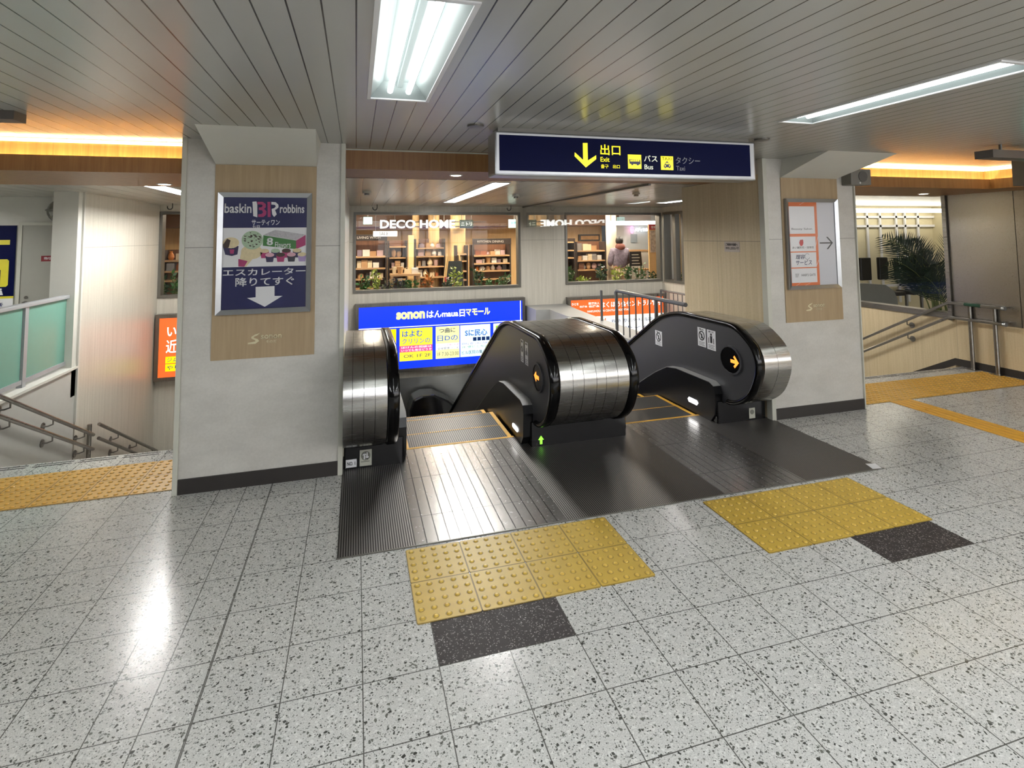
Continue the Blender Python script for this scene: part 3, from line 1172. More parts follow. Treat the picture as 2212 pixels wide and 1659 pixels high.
m = MB()
rect(None, None, fr, 0.008, 0.049, 0.072, 0.054, 0.003, 0.004, mb=m)
m.build('lettering', pbr('label grey', '6e6e64', 0.5), s)

# middle balustrade
bmid = thing('escalator_balustrade', 'middle escalator balustrade with steel drum between two black handrails', 'escalator balustrade', (1.75, 1.5, 0))
handrail(1.40, bmid)
handrail(2.06, bmid)
pA = MB().prism(panel_outline(0.04), 1.385, 1.405, 0).build('panel', M_PANEL, bmid, tri=True)
pB = MB().prism(panel_outline(0.04), 2.055, 2.075, 0).build('panel', M_PANEL, bmid, tri=True)
skirt(1.30, 1.384, bmid)
skirt(2.20, 2.116, bmid)
newel_base(1.36, 2.24, bmid)
xs = [1.442, 1.545, 1.635, 1.74, 1.82, 1.92, 2.018]
for i in range(6):
    sweep_strip(xs[i] + 0.0015, xs[i + 1] - 0.0015, TOPC, 0.010, 'cladding', M_STEEL, bmid)
MB().prism([p for p in inset(HPS, 0.02) if p[0] < 2.85] + [(2.85, -0.6), (1.55, 0.1)], 1.45, 2.01, 0).build('core', M_BLACK, bmid, tri=True)
MB().prism([(2.85, 0.62), (6.4, 0.62 - 3.55 * TAN), (6.4, -2.6), (2.85, -0.6)], 1.42, 2.04, 0).build('incline_deck', pbr('pale incline deck', '9c9c9a', 0.35, 0.5), bmid, tri=True)
fm = Frame((1.384, 0, 0), (0, -1, 0), (0, 0, 1))
sticker(bmid, fm, -1.81, 0.63, -1.735, 0.825, 'no')
sticker(bmid, fm, -1.685, 0.63, -1.60, 0.825, 'ok')
display(bmid, fm, (-1.33, 0.60), 0.115, 0.105, [(-1.42, 0.60), (-1.37, 0.56), (-1.365, 0.585), (-1.30, 0.585), (-1.30, 0.615), (-1.365, 0.615), (-1.37, 0.64)], None)
fs = Frame((1.299, 0, 0), (0, -1, 0), (0, 0, 1))
poly('skirt_lamp', M_LAMP, fs, [(-1.80, 0.07), (-1.81, 0.09), (-1.79, 0.105), (-1.66, 0.105), (-1.645, 0.09), (-1.66, 0.07)], 0, 0.004, bmid)
fg = Frame((0, 1.474, 0), (1, 0, 0), (0, 0, 1))
poly('green_arrow', emit('lit green arrow', (0.25, 1.0, 0.05), 1.3), fg, [(1.438, 0.02), (1.458, 0.02), (1.458, 0.055), (1.472, 0.055), (1.448, 0.088), (1.424, 0.055), (1.438, 0.055)], 0, 0.003, bmid)

# right balustrade
br_ = thing('escalator_balustrade', 'right escalator balustrade with orange arrow display beside the cream wall', 'escalator balustrade', (3.4, 1.5, 0))
handrail(3.24, br_)
pR = MB().prism(panel_outline(0.04), 3.225, 3.245, 0).build('panel', M_PANEL, br_, tri=True)
skirt(3.145, 3.224, br_)
newel_base(3.16, 3.70, br_)
xs = [3.282, 3.42, 3.56]
for i in range(2):
    sweep_strip(xs[i] + 0.0015, xs[i + 1] - 0.0015, [p for p in HPS if p[0] <= 2.2], 0.010, 'cladding', M_STEEL, br_)
MB().prism([p for p in inset(HPS, 0.02) if p[0] < 2.2] + [(2.2, 0.01), (1.55, 0.1)], 3.285, 3.552, 0).build('core', M_STEEL, br_, tri=True)
fR = Frame((3.224, 0, 0), (0, -1, 0), (0, 0, 1))
sticker(br_, fR, -2.645, 0.505, -2.505, 0.665, 'no')
sticker(br_, fR, -1.835, 0.645, -1.705, 0.825, 'no')
sticker(br_, fR, -1.685, 0.64, -1.555, 0.825, 'ok')
display(br_, fR, (-1.345, 0.605), 0.135, 0.115, [(-1.23, 0.60), (-1.285, 0.545), (-1.30, 0.56), (-1.275, 0.585), (-1.34, 0.585), (-1.34, 0.615), (-1.275, 0.615), (-1.30, 0.64), (-1.285, 0.655)], None)
fs = Frame((3.144, 0, 0), (0, -1, 0), (0, 0, 1))
poly('skirt_lamp', M_LAMP, fs, [(-1.90, 0.09), (-1.915, 0.115), (-1.895, 0.135), (-1.77, 0.135), (-1.75, 0.115), (-1.77, 0.09)], 0, 0.004, br_)
s = rect('label_plate', pbr('label silver', 'b5b5a8', 0.4), fr, 3.50, 0.02, 3.565, 0.115, 0, 0.003, br_)
poly('emblem', pbr('label grey', '6e6e64', 0.5), fr, circ((3.532, 0.078), 0.022), 0.003, 0.004, s)

# dark rounded housing at the foot of the left escalator
m = MB().prism([(0.85, -3.0), (0.84, -1.15), (0.90, -0.98), (1.05, -0.92), (1.25, -0.92), (1.5, -1.05), (1.75, -1.28), (1.92, -1.6), (1.92, -3.0)], 6.5, 6.95, 1)
hs = m.build('escalator_newel', M_BLACK, None, tri=True, bevel=0.03)
tag(hs, 'black rounded newel on the lower level under the blue sign', 'escalator newel')

# ------------------------------------------------------------------ tactile paving


def tactile(x0, y0, w, d, nx, ny, mat, name='tactile_tile', r=0.0135):
    m = MB()
    cr = 0.012
    out = []
    for qx, qy, a0 in ((w - 0.0004 - cr, 0.0004 + cr, -90), (w - 0.0004 - cr, d - 0.0004 - cr, 0), (0.0004 + cr, d - 0.0004 - cr, 90), (0.0004 + cr, 0.0004 + cr, 180)):
        out += [(x0 + qx + cr * math.cos(math.radians(a0 + 22.5 * i)), y0 + qy + cr * math.sin(math.radians(a0 + 22.5 * i))) for i in range(5)]
    m.prism(out, 0.0, 0.004, 2)
    for i in range(nx):
        for j in range(ny):
            cx, cy = x0 + w * (i + 0.5) / nx, y0 + d * (j + 0.5) / ny
            m.tube([(cx, cy, 0.004), (cx, cy, 0.0075), (cx, cy, 0.010)], [r, r * 0.84, r * 0.5], 10)
    return m.build(name, mat)


def tile_field(x0, y0, nx, ny, w, d, bx, by, mat, label, group):
    first = None
    for i in range(nx):
        for j in range(ny):
            if first is None:
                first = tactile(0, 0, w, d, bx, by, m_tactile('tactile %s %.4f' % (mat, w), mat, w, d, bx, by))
                first.location = (x0, y0, 0)
                tag(first, label, 'tactile paving', group)
            else:
                c = first.copy()
                COL.objects.link(c)
                c.location = (x0 + i * w, y0 + j * d, 0)


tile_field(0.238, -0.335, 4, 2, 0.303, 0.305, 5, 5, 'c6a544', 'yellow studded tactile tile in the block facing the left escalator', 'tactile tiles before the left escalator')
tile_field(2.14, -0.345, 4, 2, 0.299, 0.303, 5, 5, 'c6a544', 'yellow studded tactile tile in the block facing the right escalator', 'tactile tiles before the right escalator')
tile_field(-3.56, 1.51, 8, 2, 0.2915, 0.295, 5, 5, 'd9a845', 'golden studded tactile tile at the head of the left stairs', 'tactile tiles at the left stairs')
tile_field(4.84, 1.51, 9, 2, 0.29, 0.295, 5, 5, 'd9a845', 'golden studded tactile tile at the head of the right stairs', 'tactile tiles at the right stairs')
first = None
for j in range(9):
    if first is None:
        m = MB().box(0.002, 0.278, 0.002, 0.298, 0, 0.004)
        for i in range(4):
            cx = 0.035 + 0.07 * i
            m.prism([(cx - 0.013, 0.004), (cx - 0.008, 0.009), (cx + 0.008, 0.009), (cx + 0.013, 0.004)], 0.012, 0.288, 1)
        first = m.build('tactile_guide_tile', M_YEL2)
        first.location = (5.25, 1.21, 0)
        tag(first, 'golden ridged guide tile in the strip leading to the right stairs', 'tactile paving', 'guide tiles to the right stairs')
    else:
        c = first.copy()
        COL.objects.link(c)
        c.location = (5.25, 1.21 - 0.3 * j, 0)

# ------------------------------------------------------------------ hanging exit sign
sg = thing('exit_sign', 'long navy hanging sign with yellow arrow, exit, bus and taxi', 'sign', (1.85, 0.6, H))
SX0, SX1, SZ0, SZ1, SY = 0.828, 2.865, 2.143, 2.437, 0.50
hsg = MB().box(SX0, SX1, SY, SY + 0.20, SZ0, SZ1).build('housing', M_ALU, sg, bevel=0.012)
MB().box(SX0 + 0.03, SX1 - 0.03, SY + 0.03, SY + 0.17, SZ1, H).build('mount', M_FRAME, sg)
fe = Frame((SX0, SY, SZ0), (1, 0, 0), (0, 0, 1))
L, HH = SX1 - SX0, SZ1 - SZ0
face = rect('face', M_NAVY, fe, 0.03, 0.03, L - 0.05, HH - 0.026, 0.0, 0.003, sg)


def eu(cx):      # crop 1 columns to sign coordinates (left edge 220, right edge 2000)
    return (cx - 222) / (2000 - 222) * L


def ev(cx, cy):  # row of crop 1; the sign top runs 97..160, bottom 400..437
    t = (cx - 222) / (2000 - 222)
    top, bot = 97 + 66 * t, 402 + 36 * t
    return HH * (bot - cy) / (bot - top)


def epts(l):
    return [(eu(a), ev(a, b_)) for a, b_ in l]


poly('arrow', M_SIGNY, fe, epts([(765, 178), (795, 178), (795, 300), (850, 263), (850, 290), (782, 348), (710, 270), (712, 243), (765, 297)]), 0.003, 0.005, face)


def et(body, x0, y0, x1, y1, mat, bold=0.0):
    xm, ym = (x0 + x1) / 2, (y0 + y1) / 2
    va, vb = ev(xm, y1), ev(xm, y0)
    text('lettering', body, mat, fe, eu(x0), va, eu(x1), vb, 0.004, bold, face)


et('出口', 878, 188, 1012, 262, M_SIGNY, 0.015)
et('Exit', 878, 275, 938, 308, M_SIGNY, 0.01)
et('출구', 880, 326, 930, 354, M_SIGNY, 0.01)
et('出口', 960, 328, 1006, 354, M_SIGNY, 0.01)
rect('bus_icon', M_SIGNY, fe, *[eu(1062), ev(1107, 356)], *[eu(1153), ev(1107, 257)], 0.003, 0.005, face)
m = MB()
poly(None, None, fe, epts([(1070, 290), (1146, 294), (1147, 322), (1142, 326), (1072, 321)]), 0.005, 0.006, mb=m)
for c in ((1090, 322), (1128, 324)):
    poly(None, None, fe, [(eu(c[0]) + 0.009 * math.cos(a * PI / 6), ev(*c) + 0.009 * math.sin(a * PI / 6)) for a in range(12)], 0.005, 0.0065, mb=m)
m.build('bus_pictogram', M_PNAVY, face)
m = MB()
for a in (1077, 1090, 1103, 1116, 1129):
    poly(None, None, fe, epts([(a, 294), (a + 10, 294.5), (a + 10, 306), (a, 305.5)]), 0.006, 0.0068, mb=m)
m.build('bus_windows', M_SIGNY, face)
et('バス', 1172, 262, 1266, 306, M_SIGNW, 0.01)
et('Bus', 1174, 326, 1234, 360, M_SIGNW, 0.01)
rect('taxi_icon', M_SIGNY, fe, *[eu(1290), ev(1333, 364)], *[eu(1377), ev(1333, 267)], 0.003, 0.005, face)
et('TAXI', 1297, 273, 1366, 296, M_PNAVY, 0.02)
m = MB()
poly(None, None, fe, epts([(1310, 330), (1316, 325), (1321, 312), (1328, 308), (1328, 303), (1338, 303), (1338, 308), (1345, 312), (1350, 325), (1358, 330), (1359, 346), (1353, 346), (1353, 352), (1345, 352), (1345, 346), (1323, 346), (1323, 352), (1315, 352), (1315, 346), (1309, 346)]), 0.005, 0.006, mb=m)
m.build('taxi_pictogram', M_PNAVY, face)
m = MB()
poly(None, None, fe, epts([(1321, 324), (1325, 314), (1342, 314), (1346, 324)]), 0.006, 0.0068, mb=m)
for c in ((1319, 335), (1349, 335)):
    poly(None, None, fe, [(eu(c[0]) + 0.005 * math.cos(a * PI / 5), ev(*c) + 0.005 * math.sin(a * PI / 5)) for a in range(10)], 0.006, 0.0068, mb=m)
m.build('taxi_details', M_SIGNY, face)
et('タクシー', 1396, 274, 1572, 322, pbr('sign grey white', '9a9ca4', 0.4), 0.0)
et('Taxi', 1398, 336, 1461, 368, pbr('sign grey white', '9a9ca4', 0.4), 0.0)
# round ceiling plates at the sign ends
for xx, lab in ((0.70, 'round grey ceiling plate at the left end of the exit sign'), (2.93, 'round grey ceiling plate at the right end of the exit sign')):
    o = MB().disc((xx, 0.5, H - 0.012), 0.055, 0.012, n=20).build('ceiling_plate', M_FRAME)
    tag(o, lab, 'ceiling plate')

# ------------------------------------------------------------------ framed posters on the pillars


def poster_frame(name, label, x0, x1, z0, z1):
    t = thing(name, label, 'poster', ((x0 + x1) / 2, 1.41, (z0 + z1) / 2))
    bw = 0.034
    y0, y1 = 1.375, 1.41
    for nm, q in (('frame_side', [(x0, z0), (x0, z1), (x0 + bw, z1 - bw), (x0 + bw, z0 + bw)]), ('frame_side', [(x1, z0), (x1, z1), (x1 - bw, z1 - bw), (x1 - bw, z0 + bw)]),
                  ('frame_rail', [(x0, z1), (x1, z1), (x1 - bw, z1 - bw), (x0 + bw, z1 - bw)]), ('frame_rail', [(x0, z0), (x1, z0), (x1 - bw, z0 + bw), (x0 + bw, z0 + bw)])):
        m = MB()
        vs = [(a, y1, b_) for a, b_ in q] + [(q[0][0], y0, q[0][1]), (q[1][0], y0, q[1][1]), (q[2][0], y0 + 0.014, q[2][1]), (q[3][0], y0 + 0.014, q[3][1])]
        m.add(vs, [(0, 1, 2, 3), (4, 5, 6, 7), (0, 1, 5, 4), (1, 2, 6, 5), (2, 3, 7, 6), (3, 0, 4, 7)])
        m.build(nm, M_ALU, t)
    fr = Frame((x0 + bw, 1.40, z0 + bw), (1, 0, 0), (0, 0, 1))
    w, h = x1 - x0 - 2 * bw, z1 - z0 - 2 * bw
    MB().box(x0 + bw, x1 - bw, 1.391, 1.393, z0 + bw, z1 - bw).build('cover', M_POSTERGLASS, t)
    return t, fr, w, h


pA_, fp, w, h = poster_frame('framed_poster', 'silver framed navy ice cream poster on the left pillar', -0.99, -0.36, 1.207, 2.078)
sheet = rect('sheet', M_PNAVY, fp, 0, 0, w, h, 0, 0.001, pA_)
rect('photo_band', M_PWHITE, fp, 0, h * 0.375, w, h * 0.725, 0.001, 0.0015, sheet)


def pt_(cx, cy):      # crop 2 coordinates of the poster (sheet spans 307..858 x, 527..1265 top-left; slants ignored)
    t = (cy - 527) / 738.0
    xl = 309 - 17 * t
    xr = 857 - 10 * t
    return ((cx - xl) / (xr - xl) * w, h * (1 - t))


def ptxt(body, x0, y0, x1, y1, mat, bold=0.02, shear=0.0):
    a, b_ = pt_(x0, y1), pt_(x1, y0)
    text('lettering', body, mat, fp, a[0], a[1], b_[0], b_[1], 0.0022, bold, sheet, 0.0005, shear)


ptxt('baskin', 312, 568, 487, 632, M_PWHITE, 0.02)
ptxt('robbins', 672, 572, 838, 632, M_PWHITE, 0.02)
# the two-letter emblem in white and magenta strokes
E1 = [(492, 556), (518, 553), (524, 575), (524, 660), (498, 652)]
poly('emblem_stroke', M_PWHITE, fp, [pt_(*q) for q in E1], 0.0016, 0.0022, sheet)
E2 = [(524, 556), (560, 556), (580, 572), (580, 592), (568, 603), (584, 620), (582, 642), (564, 658), (530, 658), (530, 640), (552, 638), (562, 626), (554, 612), (534, 612), (534, 594), (552, 592), (560, 582), (552, 574), (526, 574)]
poly('emblem_stroke', M_PPINK, fp, [pt_(*q) for q in E2], 0.0016, 0.0022, sheet)
E3 = [(590, 556), (610, 556), (612, 658), (592, 658)]
poly('emblem_stroke', M_PPINK, fp, [pt_(*q) for q in E3], 0.0016, 0.0022, sheet)
E4 = [(616, 556), (645, 558), (663, 575), (664, 592), (652, 604), (640, 610), (652, 640), (634, 658), (622, 640), (618, 604), (636, 598), (646, 586), (640, 576), (616, 574)]
poly('emblem_stroke', M_PWHITE, fp, [pt_(*q) for q in E4], 0.0016, 0.0022, sheet)
ptxt('サーティワン', 487, 676, 672, 714, M_PWHITE, 0.02)
ptxt('七日', 492, 712, 540, 732, M_PWHITE, 0.02)
ptxt('エスカレーター', 302, 1000, 846, 1046, M_PWHITE, 0.015)
ptxt('降りてすぐ', 382, 1058, 770, 1116, M_PWHITE, 0.015)
poly('arrow', M_PWHITE, fp, [pt_(*q) for q in [(514, 1122), (638, 1120), (638, 1186), (692, 1187), (574, 1255), (458, 1193), (514, 1190)]], 0.0016, 0.0022, sheet)
# the ice cream picture: scoops, cone, cups, party box
M_MINT = pbr('print mint', 'a9bfa2', 0.5, var=0.2, scale=90)
M_VAN = pbr('print vanilla', 'd9c9a0', 0.5, var=0.2, scale=60)
M_CUP = pbr('print cup navy', '2a2450', 0.5)
M_GRN = pbr('print green', '3f7a3c', 0.5)
M_CHOC = pbr('print chocolate', '3c2a24', 0.5)


def pp(mat, pts, n0=0.0016, n1=0.0022, nm='picture_shape'):
    poly(nm, mat, fp, [pt_(*q) for q in pts], n0, n1, sheet)


pp(M_VAN, [(488 + 70 * math.cos(a * PI / 12), 890 + 48 * math.sin(a * PI / 12)) for a in range(24)])
pp(M_MINT, [(492 + 70 * math.cos(a * PI / 12), 812 + 62 * math.sin(a * PI / 12)) for a in range(24)], 0.0017, 0.0024)
pp(M_VAN, [(418, 900), (520, 905), (452, 988), (402, 985)], 0.0015, 0.0021)
pp(M_PPINK, [(402, 935), (462, 950), (440, 987), (402, 985)], 0.0018, 0.0025)
rnd = random.Random(3)
m = MB()
for k in range(34):
    a, r_ = rnd.random() * 2 * PI, math.sqrt(rnd.random()) * 0.9
    cx, cy = 492 + 64 * r_ * math.cos(a), 808 + 54 * r_ * math.sin(a)
    s_ = 3 + 6 * rnd.random()
    q = [(cx - s_, cy - s_ * 0.5), (cx + s_, cy - s_ * 0.2), (cx + s_ * 0.6, cy + s_ * 0.7), (cx - s_ * 0.5, cy + s_ * 0.5)]
    poly(None, None, fp, [pt_(*u) for u in q], 0.0024, 0.0028, mb=m)
m.build('picture_chips', M_CHOC, sheet)
pp(M_CUP, [(303, 850), (404, 850), (396, 905), (360, 915), (318, 905)])
pp(M_VAN, [(355 + 52 * math.cos(a * PI / 10), 828 + 36 * math.sin(a * PI / 10)) for a in range(20)], 0.0017, 0.0024)
pp(M_CHOC, [(303, 842), (330, 800), (352, 812), (340, 860), (312, 862)], 0.0018, 0.0026)
pp(M_PPINK, [(346, 872), (376, 872), (372, 900), (350, 900)], 0.0018, 0.0026)
pp(M_GRN, [(564, 780), (782, 818), (782, 876), (560, 850)])
pp(M_PPINK, [(782, 818), (846, 780), (846, 850), (782, 876)])
pp(pbr('print box grey', 'b9b6bb', 0.5, var=0.4, scale=120), [(564, 778), (640, 745), (846, 778), (782, 816)])
ptxt('8', 585, 797, 628, 848, M_PWHITE, 0.03)
ptxt('Flavors', 640, 826, 746, 866, M_PWHITE, 0.01)
cupc = [M_PPINK, M_CUP, M_PPINK, M_CUP, M_CUP, M_PPINK, pbr('print cup dark', '33303f', 0.5), pbr('print cup lilac', 'a58fc0', 0.5)]
top = [M_VAN, M_MINT, M_CHOC, M_VAN, pbr('print pink ice', 'd8a7b4', 0.5), M_CHOC, pbr('print pink ice', 'd8a7b4', 0.5), M_VAN]
for k in range(8):
    row = k // 4
    cx, cy = (572 + 72 * k, 905) if row == 0 else (606 + 72 * (k - 4), 932)
    r_ = 30
    pp(cupc[k], [(cx - r_, cy - 20), (cx + r_, cy - 20), (cx + r_ * 0.72, cy + 28), (cx - r_ * 0.72, cy + 28)], 0.0016 + 0.0004 * row, 0.0022 + 0.0004 * row)
    pp(top[k], [(cx + r_ * math.cos(a * PI / 8), cy - 20 + 14 * math.sin(a * PI / 8)) for a in range(16)], 0.0018 + 0.0004 * row, 0.0024 + 0.0004 * row)

pB_, fp2, w2, h2 = poster_frame('framed_poster', 'silver framed white direction poster with right arrow on the right pillar', 3.94, 4.565, 1.202, 2.077)
sheet2 = rect('sheet', pbr('print pale grey', 'cfd0d6', 0.3, var=0.02), fp2, 0, 0, w2, h2, 0, 0.001, pB_)
rect('orange_band', M_PORANGE, fp2, 0.0, 0.0, w2 * 0.62, h2, 0.001, 0.0014, sheet2)
m = MB()
for (a, b_, c, d) in ((0.02, 0.50, 0.08, 0.52), (0.55, 0.45, 0.62, 0.58), (0.55, 0.22, 0.62, 0.30), (0.02, 0.28, 0.05, 0.36), (0.1, 0.0, 0.2, 0.03), (0.3, 0.0, 0.42, 0.03), (0.25, 0.97, 0.35, 1.0)):
    u0, v0, u1, v1 = a * w2, b_ * h2, c * w2, d * h2
    poly(None, None, fp2, [(u0, v0), (u0 + 0.004, v0), (u1, v1), (u1 - 0.004, v1)], 0.0014, 0.0018, mb=m)
m.build('crack_lines', M_PWHITE, sheet2)
for k, (v0, v1) in enumerate(((0.035, 0.205), (0.218, 0.395), (0.408, 0.585), (0.62, 0.95))):
    rect('card', M_PWHITE, fp2, 0.02 * w2, v0 * h2, 0.565 * w2, v1 * h2, 0.0014, 0.0018, sheet2)


def p2(body, u0, v0, u1, v1, mat, bold=0.01, shear=0):
    text('lettering', body, mat, fp2, u0 * w2, v0 * h2, u1 * w2, v1 * h2, 0.002, bold, sheet2, 0.0005, shear)


p2("HAIR'S GATE", 0.23, 0.11, 0.53, 0.14, M_PBLACK, 0.0)
p2('理容', 0.12, 0.315, 0.32, 0.37, M_PNAVY, 0.012, 0.15)
p2('サービス', 0.12, 0.245, 0.46, 0.305, M_PNAVY, 0.012, 0.15)
p2('あい鍼灸院・接骨院', 0.06, 0.44, 0.52, 0.468, M_PBLACK, 0.0)
p2('Beauty Salon', 0.06, 0.66, 0.5, 0.69, M_PBLACK, 0.0)
poly('heart_mark', pbr('print red', 'b8242c', 0.4), fp2, [(0.225 * w2 + 0.001 * a, 0.5 * h2 + 0.001 * b_) for a, b_ in [(0, 30), (-8, 10), (0, -14), (14, -24), (34, -14), (42, 10), (40, 36), (28, 42), (18, 36), (8, 40)]], 0.0018, 0.0024, sheet2)
m = MB()
o, i_ = circ((0.37 * w2, 0.345 * h2), 0.03, 20), circ((0.37 * w2, 0.345 * h2), 0.026, 20)
for k in range(2, 19):
    poly(None, None, fp2, [o[k], o[k + 1 if k < 19 else 0], i_[k + 1 if k < 19 else 0], i_[k]], 0.0018, 0.0024, mb=m)
for k in range(4):
    poly(None, None, fp2, [(0.1 * w2 + 0.008 * k, 0.10 * h2), (0.1 * w2 + 0.008 * k + 0.003, 0.10 * h2), (0.1 * w2 + 0.012 * k + 0.005, 0.145 * h2), (0.1 * w2 + 0.012 * k, 0.145 * h2)], 0.0018, 0.0024, mb=m)
m.build('card_marks', pbr('print grey', '7c8288', 0.4), sheet2)
AR = [(0.655, 0.497), (0.655, 0.512), (0.90, 0.512), (0.80, 0.578), (0.835, 0.578), (0.945, 0.505), (0.835, 0.428), (0.80, 0.428), (0.90, 0.497)]
poly('arrow', M_PBLACK, fp2, [(a * w2, b_ * h2) for a, b_ in AR], 0.001, 0.002, sheet2)

# small notice on the cream wall
nt = thing('wall_notice', 'small white two line notice on the cream wall right of the escalators', 'sign', (3.71, 1.88, 1.61))
fn = Frame((3.712, 2.02, 1.555), (0, -1, 0), (0, 0, 1))
rect('sheet', pbr('notice paper', 'b9ada4', 0.5), fn, 0, 0, 0.24, 0.105, 0, 0.003, nt)
text('lettering', 'ご利用の皆様へ', M_PBLACK, fn, 0.02, 0.062, 0.215, 0.09, 0.0035, 0.01, nt)
text('lettering', 'かけこまないで', M_PBLACK, fn, 0.02, 0.025, 0.225, 0.053, 0.0035, 0.01, nt)

# ------------------------------------------------------------------ lit signs on the back wall


def lightbox(name, label, x0, x1, z0, z1, col, strength):
    t = thing(name, label, 'sign', ((x0 + x1) / 2, BY, (z0 + z1) / 2))
    fw = 0.055
    MB().slab(x0, x1, z0, z1, [(x0 + fw, x1 - fw, z0 + fw, z1 - fw)], BY - 0.13, BY, 1).build('frame', m_steel('sign frame steel', '8a8782', 0.3), t)
    fr = Frame((x0 + fw, BY - 0.115, z0 + fw), (1, 0, 0), (0, 0, 1))
    w, h = x1 - x0 - 2 * fw, z1 - z0 - 2 * fw
    fc = rect('face', emit(name + ' face', col, strength), fr, 0, 0, w, h, -0.02, 0.0, t)
    return t, fr, w, h, fc


ES = 0.78
E_W = emit('print lit white', 'f4f6f2', ES)
E_Y = emit('print lit yellow', 'f4e23c', ES)
E_YB = emit('print lit bright yellow', 'ffe400', ES)
E_PK = emit('print lit pink', 'd04a8a', ES)
E_BL = emit('print lit blue', '1e5fc0', ES * 0.8)
E_DK = emit('print lit navy', '12306a', 0.4)
E_PY = emit('print lit pale yellow', 'f6f0a0', ES)
tB, fb, wb_, hb_, fcb = lightbox('blue_sign', 'bright blue lit shop directory sign with yellow lettering behind the left escalator', -0.042, 3.022, -0.62, 0.588, '0f35d8', 0.8)
TS = hb_


def bt(body, u0, v0, u1, v1, mat, bold=0.02, thick=0.001):
    text('lettering', body, mat, fb, u0 * wb_, v0 * hb_, u1 * wb_, v1 * hb_, 0.003, bold, fcb, thick)


bt('sonon', 0.215, 0.78, 0.385, 0.90, E_PY, 0.05)
bt('はんmaua日', 0.395, 0.78, 0.63, 0.90, E_W, 0.03)
bt('マモール', 0.635, 0.785, 0.79, 0.905, E_PY, 0.04)
m = MB()
rect(None, None, fb, 0, 0.655 * hb_, wb_, 0.668 * hb_, 0, 0.002, mb=m)
rect(None, None, fb, 0.985 * wb_, 0, 0.99 * wb_, hb_, 0, 0.002, mb=m)
m.build('white_rule', E_W, fcb)
cards = [(0.03, 0.215, E_YB), (0.235, 0.43, E_Y), (0.45, 0.595, E_PY), (0.60, 0.79, emit('print lit pale cyan', 'd6f2f4', ES)), (0.81, 0.97, E_W)]
for i, (a, b_, mt) in enumerate(cards):
    cd = rect('card', mt, fb, a * wb_, 0.12 * hb_, b_ * wb_, 0.635 * hb_, 0, 0.002, fcb)
    if i in (1, 2, 3):
        rect('card_stripe', E_PK if i == 1 else E_W, fb, a * wb_, 0.26 * hb_, b_ * wb_, 0.36 * hb_, 0.002, 0.003, cd)
bt('保険相談', 0.09, 0.565, 0.16, 0.605, E_DK, 0.0)
bt('クリリン', 0.05, 0.43, 0.2, 0.52, E_DK, 0.02)
bt('はよむ', 0.25, 0.50, 0.37, 0.60, E_BL, 0.02)
bt('クリリンの', 0.25, 0.39, 0.415, 0.475, E_BL, 0.01)
bt('ほけんの相談は', 0.245, 0.315, 0.425, 0.352, E_W, 0.01)
bt('いつでも毎日どうぞ', 0.245, 0.268, 0.425, 0.305, E_W, 0.01)
bt('OK 1F 2F', 0.26, 0.17, 0.42, 0.22, E_DK, 0.0)
bt('つ曲に', 0.47, 0.53, 0.57, 0.61, E_DK, 0.02)
bt('日Dの', 0.46, 0.40, 0.585, 0.49, E_BL, 0.01)
bt('おいしい定食とお酒', 0.46, 0.31, 0.59, 0.35, E_PK, 0.0)
bt('全席禁煙ランチ', 0.46, 0.26, 0.59, 0.30, E_DK, 0.0)
bt('1F 7:30-23:00', 0.46, 0.16, 0.59, 0.22, E_DK, 0.0)
bt('Sに民心', 0.63, 0.45, 0.77, 0.56, E_BL, 0.02)
bt('■■■■', 0.68, 0.37, 0.785, 0.43, E_DK, 0.0)
bt('眼科 皮フ科 内科', 0.61, 0.31, 0.78, 0.35, E_BL, 0.0)
bt('2F 健診と相談', 0.61, 0.26, 0.78, 0.30, emit('print lit teal', '1f8f80', 0.8), 0.0)
bt('ビル医院の集まり', 0.61, 0.16, 0.78, 0.22, E_DK, 0.0)
rect('leaf_mark', emit('print lit green', '9ad02a', ES), fb, 0.825 * wb_, 0.50 * hb_, 0.85 * wb_, 0.6 * hb_, 0.002, 0.003, fcb)

tO, fo, wo, ho, fco = lightbox('orange_sign', 'lit orange and white hospital sign behind the railing at right', 3.89, 6.01, -0.75, 0.545, 'e8622a', 0.78)
ot = lambda body, u0, v0, u1, v1, mat, bold=0.02: text('lettering', body, mat, fo, u0 * wo, v0 * ho, u1 * wo, v1 * ho, 0.003, bold, fco)
rect('white_field', E_W, fo, 0, 0, wo, 0.72 * ho, 0, 0.0015, fco)
ot('ひとを', 0.01, 0.915, 0.08, 0.955, E_W)
ot('伯鳳会', 0.09, 0.875, 0.17, 0.905, E_W)
ot('医療法人', 0.185, 0.915, 0.30, 0.955, E_W)
ot('伯鳳会', 0.185, 0.87, 0.30, 0.905, E_W)
ot('はくほう会セントラル病院', 0.31, 0.855, 0.98, 0.955, E_W, 0.02)
ot('HAKUHOUKAI CENTRAL HOSPITAL', 0.17, 0.79, 0.62, 0.825, E_W, 0.01)
ot('24', 0.30, 0.60, 0.37, 0.69, emit('lit orange print', 'e8622a', 0.9), 0.02)
ot('救急 整形外科 脳外科', 0.42, 0.60, 0.95, 0.66, E_DK, 0.0)
ot('徒歩✓バス', 0.45, 0.48, 0.95, 0.54, E_DK, 0.0)

